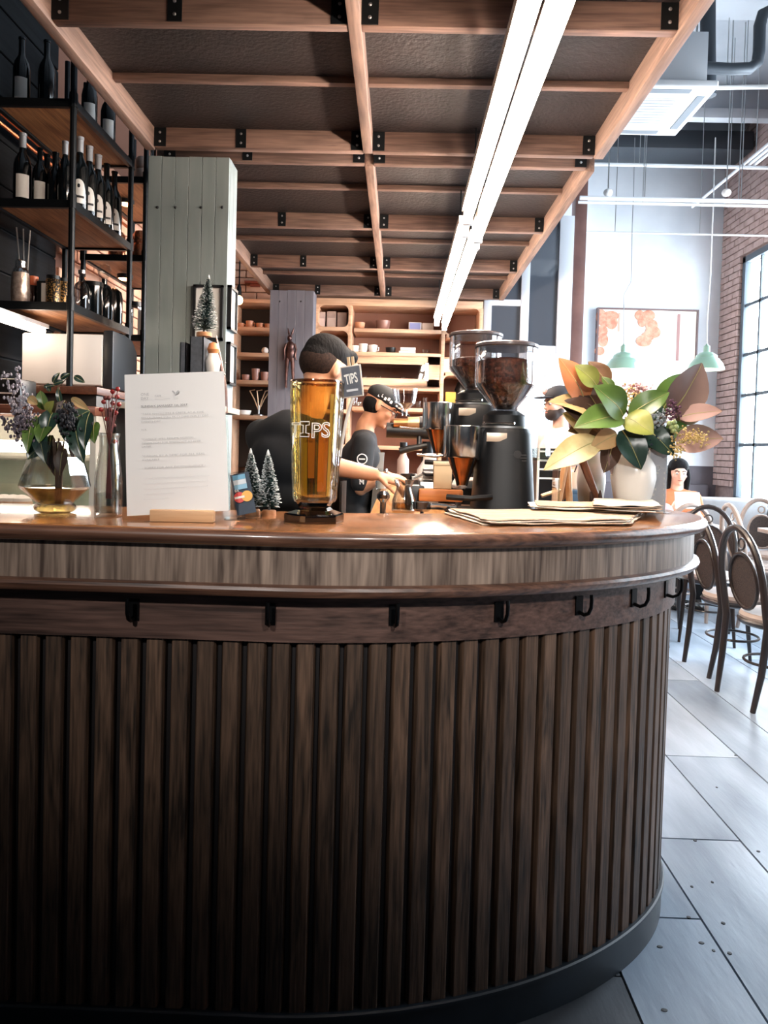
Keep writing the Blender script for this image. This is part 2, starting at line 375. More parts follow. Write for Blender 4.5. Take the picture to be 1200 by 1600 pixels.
# ---- planked columns
M_GREEN = mat('grey_green_paint', '#737f80', .6, 0, '#7c8788', 5, (4, 1, .6), .12)
M_GREY = mat('slate_paint', '#5b5c66', .6, 0, '#666771', 5, (4, 1, .6), .12)
def column(name, label, x0, x1, y0, y1, zt, n, m, seed):
    c = struct(name, label); r = random.Random(seed)
    G().bx(x0+.02, x1-.02, y0+.02, y1-.02, 0, zt-.01).build('core', mat('column_core', '#1c2022', .9), c)
    w = (x1-x0)/n
    for k in range(n):
        G().bx(x0+k*w+.0008, x0+(k+1)*w-.0008, y0, y0+.02, 0, zt-r.uniform(0, .004)).build('plank', m, c, bevel=.0015, seg=1)
    for k in range(2):
        d = (y1-y0-.02)/2
        G().bx(x1-.02, x1, y0+.02+k*d+.0008, y0+.02+(k+1)*d-.0008, 0, zt).build('plank', m, c, bevel=.0015, seg=1)
        G().bx(x0, x0+.02, y0+.02+k*d+.0008, y0+.02+(k+1)*d-.0008, 0, zt).build('plank', m, c, bevel=.0015, seg=1)
    return c
trim2 = column('trim_2', 'grey-green planked column behind the paper sign', -1.235, -.845, 3.55, 3.72, 2.69, 6, M_GREEN, 1)
for px in (246, 274, 314, 347):
    p = at(px, 324, 3.548); G().lathe([(.007, 0), (.004, .004)], 10).xf(Matrix.Translation(p) @ Matrix.Rotation(PI/2, 4, 'X')).build('screw_hole', M_BLACK, trim2)
trim3 = column('trim_3', 'slate grey planked column with a bronze figure', -1.166, -.783, 6.5, 6.72, 2.69, 5, M_GREY, 2)
for px in (437, 470):
    p = at(px, 471, 6.498); G().lathe([(.008, 0), (.004, .004)], 10).xf(Matrix.Translation(p) @ Matrix.Rotation(PI/2, 4, 'X')).build('screw_hole', M_BLACK, trim3)

# ================================================================ BAR COUNTER
def bar_path():
    cx, cy, A, B, p = -.26, 2.27, 1.14, .77, 1.85
    P = [Vector((-1.88+i*.01, 1.5)) for i in range(162)]
    for i in range(1, 1080):
        t = math.radians(i*.1); s, c = math.sin(t), math.cos(t)
        P.append(Vector((cx+A*abs(s)**(2/p), cy-B*math.copysign(abs(c)**(2/p), c))))
    out = [P[0]]; acc = 0
    for a, b_ in zip(P, P[1:]):                     # resample at even arc length
        d = (b_-a).length
        while acc+d >= .02:
            a = a+(b_-a)*((.02-acc)/d); out.append(a.copy()); d = (b_-a).length; acc = 0
        acc += d
    T = []
    for i in range(len(out)):
        t = out[min(i+3, len(out)-1)]-out[max(i-3, 0)]; t.normalize(); T.append(Vector((t.y, -t.x)))
    return out, T
PATH, PN = bar_path()
def pin(s, off=0):                               # point, outward normal at arc length s
    i = min(max(s/.02, 0), len(PATH)-1.001); k = int(i); f = i-k
    p = PATH[k].lerp(PATH[k+1], f); n = PN[k].lerp(PN[k+1], f).normalized(); return p+n*off, n
LTOT = .02*(len(PATH)-1)
def sweep(prof, step=1):
    g = G(); n = len(prof); idx = list(range(0, len(PATH), step))
    vs = [(PATH[i].x+PN[i].x*o, PATH[i].y+PN[i].y*o, z) for i in idx for o, z in prof]
    fs = [(i*n+k, (i+1)*n+k, (i+1)*n+(k+1) % n, i*n+(k+1) % n) for i in range(len(idx)-1) for k in range(n)]
    fs += [tuple(range(n)), tuple((len(idx)-1)*n+k for k in range(n))[::-1]]
    return g.add(vs, fs)
ZT = 1.15
bar = thing('bar_counter', 'dark oak bar counter with rounded end and vertical slats', 'counter', (0, 0, 0))
sweep([(-.42, 1.117), (-.42, ZT), (.016, ZT), (.024, 1.148), (.030, 1.142), (.032, 1.134), (.030, 1.126), (.024, 1.119), (.014, 1.117)]).build('countertop', M_TOP, bar)
sweep([(.014, 1.1155), (.025, 1.120), (.0325, 1.128), (.034, 1.1345), (.0325, 1.141), (.026, 1.1475), (.024, 1.1465), (.030, 1.141), (.0315, 1.1345), (.030, 1.128), (.022, 1.1185)]).build('edge_moulding', M_NOSE, bar)
sweep([(-.025, 1.03), (-.025, 1.117), (.0, 1.117), (.0, 1.03)]).build('fascia', M_FASCIA, bar)
sweep([(-.06, 1.010), (-.06, 1.037), (.007, 1.037), (.014, 1.033), (.017, 1.0265), (.015, 1.019), (.008, 1.012)]).build('moulding', M_NOSE, bar)
sweep([(-.07, .906), (-.07, 1.014), (-.045, 1.014), (-.045, .906)]).build('apron', M_APRON, bar)
sweep([(-.1, .08), (-.1, 1.0), (-.079, 1.0), (-.079, .08)]).build('backing', mat('bar_backing', '#0c0d0f', .8), bar)
sweep([(-.1, 0), (-.1, .098), (-.048, .098), (-.044, .095), (-.044, .088), (-.05, .084), (-.05, 0)]).build('plinth', mat('bar_plinth', '#141b22', .45, 0, '#1d2731', 6), bar)
sg = G().prism([(-.0205, 0), (-.0205, .014), (-.0172, .0225), (-.0155, .024), (.0155, .024), (.0172, .0225), (.0205, .014), (.0205, 0)], .097, .908)
slat_me = sg.mesh('slat', M_BAR, smooth=False)
fil_me = G().prism([(-.004, 0), (-.004, .005), (.004, .005), (.004, 0)], .097, .908).mesh('fillet', mat('bar_fillet', '#171314', .5), smooth=False)
s = .12
while s < LTOT-.02:
    p, n = pin(s, -.079); a = math.atan2(n.x, -n.y)
    link('slat', slat_me, bar, (p.x, p.y, 0), math.atan2(n.y, n.x)-PI/2)
    p, n = pin(s+.0272, -.079); link('fillet', fil_me, bar, (p.x, p.y, 0), math.atan2(n.y, n.x)-PI/2)
    s += .0544
# coat hooks under the moulding
hk = G(); hk.box((0, .002, -.012), (.022, .004, .045)); hk.tube([(0, .004, -.028), (0, .02, -.031), (0, .034, -.024), (0, .041, -.010), (0, .042, .008), (0, .041, .020)], .0045, 8)
hk.lathe([(.004, 0), (.002, .002)], 8, (0, 0, 0)).xf(Matrix.Identity(4))
hook_me = hk.mesh('hook', mat('iron_hook', '#0c0d0f', .4, .7))
for px, py in ((210, 945), (421, 942), (612, 943), (776, 941), (902, 934), (991, 920), (1040, 908)):
    best = None
    for i in range(0, int(LTOT/.01)):
        p, n = pin(i*.01, -.045); q = Vector((p.x, p.y, .972))-EYE; X = 600+FPX*q.dot(RT)/q.dot(FW)
        if n.dot(Vector((-p.x, -p.y))) > 0 and (best is None or abs(X-px) < best[0]): best = (abs(X-px), p, n)
    p, n = best[1], best[2]; link('hook', hook_me, bar, (p.x, p.y, .978), math.atan2(n.y, n.x)-PI/2)

# ================================================================ HANGING CANOPY
M_PANEL = mat('hammered_panel', '#191313', .55, 0, '#251c1b', 5, bump=1.0, bscale=55)
ZC = 2.70
def canopy(name, label, ys, y_end, group):
    cz = thing(name, label, 'canopy', (0, 0, ZC), 0, group)
    x0, x1, xm = -1.235, .915, -.185
    ya, yb = ys[0], y_end
    G().bx(x0, x0+.045, ya, yb, 0, .115).build('side_beam', M_CANOPYY, cz, bevel=.004)
    G().bx(x1-.045, x1, ya, yb, 0, .115).build('side_beam', M_CANOPYY, cz, bevel=.004)
    G().bx(xm-.022, xm+.022, ya, yb, .004, .1).build('centre_beam', M_CANOPYY, cz, bevel=.004)
    for k, y in enumerate(ys+[y_end]):
        for (a, b_) in ((x0+.045, xm-.022), (xm+.022, x1-.045)):
            g = G().bx(a, b_, y-.02, y+.02, .008, .105); g.build('cross_beam', M_CANOPY, cz, bevel=.004)
            gp = G()
            for xx in (a+.028, b_-.028): G().bx(xx-.028, xx+.028, y-.0245, y-.0195, .012, .098).build('bracket', M_STEEL, cz)
        xx = -.78; G().bx(xx-.024, xx+.024, y-.0245, y-.0195, .012, .098).build('bracket', M_STEEL, cz)
        for bx_ in (x0+.073, -.78, xm-.05, xm+.05, x1-.073):
            for bz in (.034, .076):
                G().lathe([(.006, 0), (.006, .002), (.003, .004)], 8).xf(Matrix.Translation((bx_, y-.0245, bz)) @ Matrix.Rotation(PI/2, 4, 'X')).build('bolt', M_BRUSH, cz)
    al = ys+[y_end]
    for y0, y1 in zip(al, al[1:]):
        ym = (y0+y1)/2
        for (a, b_) in ((x0+.045, xm-.022), (xm+.022, x1-.045)):
            G().bx(a, b_, ym-.017, ym+.017, .072, .1).build('batten', M_CANOPY, cz, bevel=.003)
            for (c0, c1) in ((y0, ym), (ym, y1)):
                G().bx(a-.01, b_+.01, c0+.002, c1-.002, .1, .108).build('panel', M_PANEL, cz)
    for x in (x0+.02, x1-.02):
        for y in (ya+.1, yb-.1):
            G().tube([(x, y, .11), (x, y, 2.5)], .005, 6).build('hanger_rod', M_STEEL, cz)
    return cz
canopy('timber_canopy', 'near half of the hanging timber canopy with dark hammered panels', [.45, 1.47, 2.49], 3.515, 'hanging canopy')
canopy('timber_canopy', 'far half of the hanging timber canopy above the back shelves', [3.665, 4.73, 5.77], 6.79, 'hanging canopy')
# twin tubes under the canopy
def tube_light(label, y0, y1, x, z):
    t = thing('tube_light', label, 'tube light', (x, y0, z), 0, 'bare tubes under the canopy')
    L = y1-y0
    G().bx(-.03, .03, 0, L, .035, .075).build('batten', M_WHITE, t, bevel=.004)
    for y in (0, L-.03): G().bx(-.022, .022, y, y+.03, -.03, .04).build('lamp_holder', M_WHITE, t, bevel=.003)
    G().tube([(0, .025, 0), (0, L-.025, 0)], .021, 12).build('tube', glow('tube_glow', '#ffe8d4', 150), t)
    G().tube([(0, .3, .07), (0, .3, 2.70-z+.02)], .004, 6).build('hanger', M_STEEL, t)
    G().tube([(0, L-.3, .07), (0, L-.3, 2.70-z+.02)], .004, 6).build('hanger', M_STEEL, t)
ZL = 2.42
tube_light('nearest left bare tube light under the canopy', 1.25, 3.55, .295, ZL)
tube_light('nearest right bare tube light under the canopy', 1.45, 3.85, .375, ZL)
tube_light('far left bare tube light ending above the shelves', 3.72, 6.42, .295, ZL)
tube_light('far right bare tube light ending above the shelves', 3.95, 6.65, .375, ZL)
# ================================================================ LEFT: SHELVES, DISPLAY CASE, BOTTLES
def atx(px, py, X):
    d = RT*((px-600)/FPX) + UP*((YPP-py)/FPX) + FW
    return EYE + d*(X/d.x)
SHX0, SHX1 = -1.745, -1.41
SHZ = (1.90, 2.33, 2.75)
def shelf_unit(label, y0, y1):
    t = thing('pipe_shelf', label, 'shelf', (0, 0, 1.53), 0, 'steel and timber bottle shelves')
    for x in (SHX0, SHX1):
        for y in (y0, y1):
            o = G().tube([(x, y, 0), (x, y, 1.72)], .0135, 10).build('post', M_STEEL, t)
            for z in SHZ: G().tube([(x, y, z-1.53-.03), (x, y, z-1.53+.03)], .018, 10).build('collar', M_STEEL, o)
    for z in SHZ:
        zz = z-1.53
        G().bx(SHX0+.012, SHX1-.012, y0+.012, y1-.012, zz-.022, zz).build('board', M_SHELFW, t, bevel=.002, seg=1)
        for x in (SHX0, SHX1): G().bx(x-.01, x+.01, y0, y1, zz-.03, zz+.004).build('edge_rail', M_STEEL, t)
        for y in (y0, y1): G().bx(SHX0, SHX1, y-.01, y+.01, zz-.03, zz+.004).build('edge_rail', M_STEEL, t)
    return t
shelf_unit('near steel pipe shelf unit with timber boards and liquor bottles', 3.13, 3.8)
shelf_unit('far steel pipe shelf unit behind the grey-green column', 4.02, 4.75)
tag(G().tube([(-1.27, 3.72, 1.53), (-1.27, 3.72, 3.2)], .014, 12).build('chrome_pole', M_CHROME), 'slim chrome pole standing against the grey-green column', 'pole')
for k, py in enumerate((176, 186)):
    p = atx(0, py, -1.80); q = Vector((-1.80, 3.9, p.z))
    tag(G().tube([Vector((-1.80-.02*k, 2.3, p.z)), Vector((-1.80-.02*k, 4.9, p.z))], .009, 8).build('copper_pipe', mat('copper', '#b06a48', .3, 1)), ('upper', 'lower')[k]+' thin copper pipe along the dark boards above the bottles', 'pipe', 'copper pipes on the left wall')
# lamp under the lowest shelf
t = thing('shelf_lamp', 'glowing tube lamp under the lowest bottle shelf', 'lamp', (-1.66, 2.45, 1.82))
G().bx(-.03, .03, 0, .95, .012, .03).build('batten', M_WHITE, t)
G().tube([(0, .01, 0), (0, .94, 0)], .02, 12).build('tube', glow('shelf_tube_glow', '#ffe2c8', 26), t)
# back cabinet that carries the shelves
t = thing('back_cabinet', 'dark cabinet under the bottle shelves', 'cabinet', (-1.485, 3.85, 0))
G().bx(-.36, .3, -.98, .95, 0, 1.5).build('body', mat('cabinet_dark', '#191412', .5), t, bevel=.004)
G().bx(-.365, .31, -1.0, .96, 1.5, 1.53).build('top', oak('cabinet_top', '#4b2c20', '#6d4532', 'Y', .4, .7), t, bevel=.003)
# white machine on the cabinet
a, b_ = at(35, 606, 3.22), at(161, 523, 3.22)
t = thing('white_machine', 'white boxy counter machine with dark rounded side behind the bouquet', 'machine', (a.x, 3.22, 1.53))
h = b_.z-1.53; w = b_.x-a.x
G().bx(0, w, 0, .30, .03, h).build('body', M_WHITE, t, bevel=.004)
G().bx(0, w, -.006, 0, .035, h-.005).build('front_panel', mat('machine_white', '#e9ebec', .4), t, bevel=.002)
pr = [(0, 0), (.30, 0), (.30, h*.75), (.24, h*.95), (.15, h), (0, h)]
G().add([(w+.001, y, z+.02) for y, z in pr]+[(w+.045, y, z+.02) for y, z in pr], [tuple(range(6))[::-1], tuple(range(6, 12))]+[(k, (k+1) % 6, 6+(k+1) % 6, 6+k) for k in range(6)]).build('side_cover', mat('machine_side', '#23272c', .4), t, bevel=.006)
for x in (.03, w-.03):
    for y in (.03, .27): G().lathe([(.014, 0), (.014, .03)], 10, (x, y, 0)).build('foot', M_BLACK, t)
p = at(35, 600, 2.72)
t = thing('receipt_printer', 'small black printer behind the lavender sprigs', 'printer', (p.x, 2.62, 1.435))
G().bx(-.045, .045, 0, .12, 0, .10).build('body', M_BLACK, t, bevel=.008); G().bx(-.03, .03, -.004, .0, .045, .05).build('paper_slot', M_WHITE, t)
# pastry display case
t = thing('display_case', 'lit glass pastry case with brown top behind the bouquet', 'display case', (-1.3, 2.35, 0))
x0, x1 = -.45, .33
G().bx(x0, x1, 0, .42, 0, 1.02).build('plinth', mat('case_plinth', '#3a2a24', .5), t)
G().bx(x0, x1, -.01, .43, 1.40, 1.43).build('top', oak('case_top', '#5a3426', '#7d5040', 'X', .4, .7), t, bevel=.003)
G().bx(x0, x1, .40, .42, 1.02, 1.40).build('back_panel', mat('case_back', '#c9c2b0', .6, 0, '#d6cfbd', 3), t)
for x in (x0, x1-.02): G().bx(x, x+.02, 0, .42, 1.02, 1.40).build('end_panel', mat('case_end', '#cfd0c8', .5), t)
G().bx(x0+.02, x1-.02, .0, .006, 1.02, 1.40).build('front_glass', M_CLEAR, t)
G().bx(x0+.02, x1-.02, .05, .40, 1.25, 1.256).build('shelf', M_CLEAR, t); G().bx(x0+.02, x1-.02, .385, .40, 1.02, 1.25).build('stone_panel', mat('case_stone', '#8a9585', .4, 0, '#a7ad9c', 9), t); G().bx(x0+.02, x1-.02, .01, .40, 1.02, 1.024).build('tray', mat('case_tray', '#d8cfc4', .4), t)
G().bx(x0+.03, x1-.03, .10, .13, 1.275, 1.315).build('light_strip', glow('case_glow', '#fff6e8', 20), t)
M_PASTRY = mat('pastry', '#d79a75', .6, 0, '#f0c9ae', 14, bump=.5)
for k, px in enumerate((4, 18, 31)):
    p = at(px, 775+k*2, 2.46)
    o = thing('pastry', ('round iced pastry at the left edge of the case', 'puffed pastry in the middle of the lit case', 'small golden pastry nearest the glass vase')[k], 'pastry', (p.x, 2.47, 1.0245), 0, 'pastries in the lit case')
    G().lathe([(.028, 0), (.04, .03), (.042, .06), (.034, .085), (.014, .10), (0.002, .102)], 16).build('bun', M_PASTRY, o)
    G().lathe([(.034, .083), (.030, .096), (.012, .106), (.001, .108)], 14, cap=False).build('icing', mat('icing', '#f4e6de', .4), o)
# ---- bottles
M_BOT = glass('dark_bottle_glass', (.02, .03, .025), .08); M_BOTS = mat('dark_bottle', '#060a0c', .12, spec=.7)
M_LAB = mat('bottle_label', '#d9d6d0', .7); M_FOIL = mat('bottle_foil', '#a8abb0', .35, .6)
GB = 'bottles on the left shelves'
def bottle(label, x, y, z, h=.31, r=.036, lab=True, foil=True, face=0, emblem=False):
    t = thing('bottle', label, 'bottle', (x, y, z), face, GB)
    G().lathe([(r*.9, 0), (r, .006), (r, h*.55), (r*.85, h*.64), (r*.42, h*.74), (r*.36, h*.8), (r*.36, h*.97), (r*.42, h*.975), (r*.42, h)], 18).build('glass', M_BOTS, t)
    if foil: G().lathe([(r*.41, h*.8), (r*.41, h*.968), (r*.46, h*.972), (r*.46, h+.003), (.002, h+.004)], 14).build('foil', M_FOIL, t)
    if lab:
        g = G(); n = 10; z0, z1 = (.07, .4) if not emblem else (.10, .42)
        A = [(-PI/2-.75+1.5*k/n) for k in range(n+1)]
        if emblem:   # round-topped label
            top = [h*(z1-.14)+h*.14*math.sqrt(max(0, 1-((k-n/2)/(n/2))**2)) for k in range(n+1)]
        else: top = [h*z1]*(n+1)
        vs = [((r+.0012)*math.cos(q), (r+.0012)*math.sin(q), h*z0) for q in A]+[((r+.0012)*math.cos(q), (r+.0012)*math.sin(q), zt_) for q, zt_ in zip(A, top)]
        lb = g.add(vs, [(k, k+1, n+2+k, n+1+k) for k in range(n)]).build('label', M_LAB, t)
        if emblem:
            G().ell((0, -(r+.0015), h*.33), (.006, .002, .009), 8, 6).build('emblem', M_BLACK, lb)
            g = G(); A2 = [(-PI/2-.6+1.2*k/8) for k in range(9)]
            g.add([((r+.0022)*math.cos(q), (r+.0022)*math.sin(q), h*zz) for zz in (.17, .20) for q in A2], [(k, k+1, 10+k, 9+k) for k in range(8)]).build('stripe', M_BLACK, lb)
    return t
zs = 2.334
names = ('first', 'second', 'third', 'fourth', 'fifth')
for k in range(5):
    bottle('dark bottle with round-topped white label, %s from the near post' % names[k], -1.455, 3.30+.1*k, zs, .33, .037, True, k < 3, .35, True)
bottle('tall dark bottle with silver foil neck at the near shelf end', -1.66, 3.20, zs, .30, .036, True, True, .5)
bottle('dark bottle with narrow grey label beside the tall foil bottle', -1.595, 3.22, zs, .25, .03, True, False, .5)
bottle('plain black bottle between the labelled rows', -1.535, 3.24, zs, .24, .036, False, False)
bottle('slim black bottle with pale shoulder glint near the post', -1.475, 3.20, zs, .27, .03, False, True)
bottle('black bottle at the back of the middle shelf', -1.66, 3.42, zs, .30, .036, False, False)
bottle('black bottle behind the foil-topped one, deep on the shelf', -1.60, 3.55, zs, .31, .036, False, True)
for k, (x, y, lb) in enumerate(((-1.68, 3.22, 'dark bottle at the left of the top shelf'), (-1.58, 3.24, 'dark bottle in the middle of the top shelf'), (-1.48, 3.45, 'dark bottle along the top shelf edge'), (-1.46, 3.62, 'dark bottle with foil at the far end of the top shelf'))):
    bottle(lb, x, y, 2.754, .30, .035, k != 1, k == 3, .4)
# ---- lower shelf
zs = 1.904
def jar(name, label, cat, px, Y, parts, py=None, group='jars on the lowest bottle shelf', z=None):
    p = at(px, 450, Y); t = thing(name, label, cat, (p.x, Y, zs if z is None else z), 0, group)
    for nm, prof, m, n in parts: G().lathe(prof, n).build(nm, m, t)
    return t
M_MERC = mat('mercury_glass', '#b9a294', .3, .7, '#e0cfc2', 60, bump=.6)
jar('cocktail_shaker', 'crackled silver cocktail shaker at the near left of the lowest shelf', 'shaker', 32, 3.2, [('body', [(.03, 0), (.037, .01), (.039, .06), (.036, .12), (.033, .135)], M_MERC, 22), ('cap', [(.033, .135), (.03, .15), (.022, .158), (.022, .185), (.018, .19), (.002, .191)], M_CHROME, 22)])
for k in range(3):
    p = at(28+k*5, 420, 3.26); tag(G().tube([(p.x-.02*k+.02, 3.27+.02*k, zs), (p.x-.03+.006*k, 3.3+.02*k, zs+.36)], .0035, 6).build('bar_spoon', M_BRUSH), ('leftmost', 'middle', 'rightmost')[k]+' of three long steel bar spoons behind the shaker', 'spoon', 'bar spoons')
jar('spice_jar', 'small brown jar with orange lid beside the shaker', 'jar', 52, 3.24, [('body', [(.024, 0), (.026, .01), (.026, .075), (.02, .09)], mat('brown_glass', '#2b1712', .15), 16), ('lid', [(.021, .09), (.021, .13), (.002, .131)], mat('orange_lid', '#c2653e', .4), 16)])
p = at(66, 470, 3.2); t = thing('tea_tin', 'small dark tin with pale label on the lowest shelf', 'tin', (p.x, 3.2, zs)); G().bx(-.026, .026, 0, .05, 0, .105).build('body', M_BLACK, t, bevel=.003); G().bx(-.004, .022, -.0015, 0, .012, .095).build('label', M_LAB, t)
M_GOLD = mat('gold_mesh', '#14100c', .35, .4, '#a07a45', 140, contrast=(.52, .58))
for k, px in enumerate((83, 99)):
    jar('candle_jar', ('left', 'right')[k]+' gold-flecked black candle jar on the lowest shelf', 'jar', px, 3.22+.05*k, [('body', [(.028, 0), (.031, .004), (.031, .11), (.028, .115)], M_GOLD, 20), ('lid', [(.029, .115), (.029, .13), (.002, .131)], M_STEEL, 20)])
M_SMOKE = glass('smoky_glass', (.35, .35, .36), .1)
jar('decanter', 'clear bottle with round shoulders behind the near post', 'bottle', 128, 3.45, [('body', [(.034, 0), (.037, .006), (.037, .12), (.03, .145), (.014, .16), (.012, .19)], M_SMOKE, 20), ('stopper', [(.012, .19), (.017, .195), (.017, .21), (.002, .214)], M_BRUSH, 14)])
jar('canister', 'black canister with glossy streaks on the lowest shelf', 'canister', 146, 3.52, [('body', [(.043, 0), (.045, .006), (.045, .15), (.03, .165)], M_BOTS, 22), ('lid', [(.046, .15), (.046, .17), (.002, .171)], M_STEEL, 22)])
jar('decanter', 'dark decanter with faceted crystal stopper', 'bottle', 163, 3.6, [('body', [(.042, 0), (.046, .01), (.046, .14), (.03, .17), (.013, .18), (.013, .205)], M_BOTS, 22), ('stopper', [(.012, .205), (.03, .225), (.034, .25), (.022, .275), (.002, .28)], M_CLEAR, 7)])
jar('canister', 'round-shouldered black canister at the far end of the lowest shelf', 'canister', 177, 3.68, [('body', [(.043, 0), (.046, .01), (.046, .13), (.04, .16), (.022, .175), (.002, .178)], M_BOTS, 22)])
p = at(212, 480, 4.06); t = thing('white_carton', 'white carton with dark window on the far shelf', 'carton', (-1.44, 4.1, zs)); G().bx(-.03, .03, 0, .06, 0, .15).build('body', mat('carton_white', '#dcdad7', .6), t, bevel=.002); G().bx(-.012, .012, -.0015, 0, .05, .11).build('window', mat('carton_window', '#53302a', .5), t)
t = jar('glass_canister', 'tall clear canister with black lid above the white carton', 'canister', 205, 3.98, [('body', [(.038, 0), (.04, .004), (.04, .17), (.036, .175)], M_CLEAR, 20), ('lid', [(.04, .175), (.04, .2), (.002, .201)], M_BLACK, 20)]); t.location = (-1.5, 4.15, zs)
M_COP = mat('copper_mug', '#c07c5c', .25, .8)
for k, (x, y, z) in enumerate(((-1.46, 4.1, 2.334), (-1.46, 4.24, 2.334), (-1.47, 4.4, 2.334), (-1.6, 4.12, 2.334), (-1.47, 4.14, 2.754), (-1.47, 4.32, 2.754))):
    lb = ('copper jar beside the chrome pole on the middle shelf', 'second copper jar behind the chrome pole', 'copper jar half hidden by the grey-green column', 'copper jar deep on the far middle shelf', 'pale jar on the top far shelf by the pole', 'pale jar behind it on the top far shelf')[k]
    t = thing('jar', lb, 'jar', (x, y, z), 0, 'jars on the far shelf unit')
    m = M_COP if k < 4 else mat('pale_jar', '#b7a093', .4)
    G().lathe([(.04, 0), (.046, .01), (.046, .07), (.036, .085)], 18).build('body', m, t); G().lathe([(.04, .085), (.044, .095), (.044, .13), (.03, .15), (.002, .152)], 18).build('lid', m, t)
for k, z in enumerate((2.695, 2.265, 1.835)):
    t = thing('puck_lamp', ('top', 'middle', 'lowest')[k]+' warm puck lamp under the far bottle shelf', 'lamp', (-1.62, 4.3, z), 0, 'puck lamps under the far shelf'); G().lathe([(.04, .012), (.045, .0), (.045, .026), (.002, .027)], 18).build('housing', M_STEEL, t); G().ell((0, 0, .004), (.036, .036, .012), 14, 8).build('lens', glow('puck_glow', '#ff9c5a', 40), t)
# warm lamp glowing on the far brick corner
t = thing('bulb_lamp', 'small bright lamp glowing behind the row of bottles', 'lamp', (-1.62, 5.2, 2.62))
G().lathe([(.002, .0), (.03, .02), (.05, .05), (.02, .09), (.006, .12), (.006, 2.58)], 16).build('shade', M_STEEL, t)
G().ell((0, 0, .0), (.05, .05, .03), 14, 8).build('bulb', glow('bulb_glow', '#ffb27a', 30), t)
t = thing('bulb_lamp', 'bright bulb lamp beside the framed pictures in the brick corner', 'lamp', (-1.45, 6.55, 2.62))
G().lathe([(.002, .0), (.02, .02), (.02, .09), (.006, .12), (.006, 2.58)], 16).build('socket', M_STEEL, t)
G().ell((0, 0, -.02), (.035, .035, .04), 14, 8).build('bulb', glow('bulb_glow2', '#ffb27a', 60), t)

# ================================================================ COLUMN DETAILS
M_FRB = mat('frame_black', '#15171a', .4); M_MATW = mat('frame_mat', '#d8dad8', .7)
def frame(label, M, w, h):
    t = thing('picture_frame', label, 'picture', group='small frames on the grey-green column'); t.matrix_world = M
    g = G()
    for x in (-w/2, w/2-.012): g.bx(x, x+.012, -.02, 0, 0, h)
    for z in (0, h-.012): g.bx(-w/2, w/2, -.02, 0, z, z+.012)
    g.build('frame', M_FRB, t); G().bx(-w/2+.01, w/2-.01, -.008, 0, .01, h-.01).build('print', M_MATW, t)
    G().bx(-w/2+.045, w/2-.045, -.010, -.0075, .07, h-.09).build('picture', mat('faint_print', '#b9bdb8', .7, 0, '#d5d7d3', 20), t)
p = at(325, 532, 3.548); q = at(325, 446, 3.548)
frame('black frame with pale print behind the small tree', Matrix.Translation((p.x, 3.549, p.z)), .143, q.z-p.z)
for k, (y0, y1) in enumerate(((518, 450), (602, 537))):
    p = at(365, y0, 3.63); q = at(365, y1, 3.63)
    frame(('upper', 'lower')[k]+' black frame seen edge-on at the side of the column', Matrix.Translation((-.8445, 3.632, p.z)) @ Matrix.Rotation(PI/2, 4, 'Z'), .145, q.z-p.z)
# bronze hare figure hanging on the slate column
p = at(452, 606, 6.46); t = thing('bronze_figure', 'dark bronze standing hare figure hung on the slate column', 'figurine', (p.x, 6.465, p.z))
M_BRZ = mat('bronze', '#2a1a1a', .35, .6, '#4b3230', 30)
g = G(); g.tube([(-.03, 0, 0), (-.03, 0, .1), (-.025, 0, .2), (-.02, 0, .26)], [.012, .014, .018, .022], 8); g.tube([(.035, 0, 0), (.03, 0, .1), (.025, 0, .2), (.018, 0, .26)], [.012, .014, .018, .022], 8)
g.ell((0, 0, .30), (.042, .03, .07), 12, 8); g.ell((0, 0, .36), (.036, .028, .05), 12, 8); g.build('body', M_BRZ, t)
hd = G().ell((-.005, -.01, .43), (.022, .03, .03), 12, 8).build('head', M_BRZ, t)
for s_ in (-1, 1): G().tube([(s_*.006-.004, 0, .45), (s_*.016, .0, .48), (s_*.026, .005, .52)], [.007, .01, .003], 6).build('ear', M_BRZ, hd)
for s_ in (-1, 1): G().tube([(s_*.035, 0, .385), (s_*.052, -.005, .33), (s_*.045, -.015, .27), (s_*.058, -.01, .24)], [.012, .011, .009, .007], 7).build('arm', M_BRZ, t)

# ================================================================ FAR SHELVES
Y7 = 7.0
M_SHBK = mat('shelf_back_dark', '#1e1817', .7); M_SHRED = mat('shelf_back_red', '#876052', .7, 0, '#946b5c', 3)
t = thing('wall_shelving', 'dark-backed timber wall shelving between the two columns', 'shelf', (-1.5, 7.36, 0))
xa, xb = at(360, 600, Y7).x+1.5, at(428, 600, Y7).x+1.5
G().bx(xa, xb+.3, -.02, .02, 1.1, at(400, 462, Y7).z).build('back_panel', M_SHBK, t)
zz = {}
for i, py in enumerate((470, 514, 554, 597, 652)):
    z = at(396, py, Y7).z; zz[i] = z; G().bx(xa, xb+.3, -.36, -.02, z-.018, z+.018).build('board', M_MAPLE, t, bevel=.003)
G().bx(xa, xb+.3, -.36, -.02, 1.0, 1.03).build('board', M_MAPLE, t)
for x in (xa-.01, xb+.28): G().bx(x, x+.03, -.36, -.02, 0, zz[0]).build('side_panel', M_MAPLE, t)
def cup(label, px, z, Y=7.12, r=.035, h=.06, m=None, group='crockery on the far shelves', handle=True, cat='cup'):
    p = at(px, 600, Y); t = thing('cup', label, cat, (p.x, Y, z), random.uniform(-1, 1), group)
    m = m or M_CERAM
    G().lathe([(r*.6, 0), (r*.85, h*.25), (r, h), (r*.93, h), (r*.78, h*.3), (.002, h*.12)], 16, cap=False).build('bowl', m, t)
    if handle: G().tube([(r*.92, 0, h*.8), (r*1.45, 0, h*.7), (r*1.4, 0, h*.35), (r*.8, 0, h*.25)], .005, 6).build('handle', m, t)
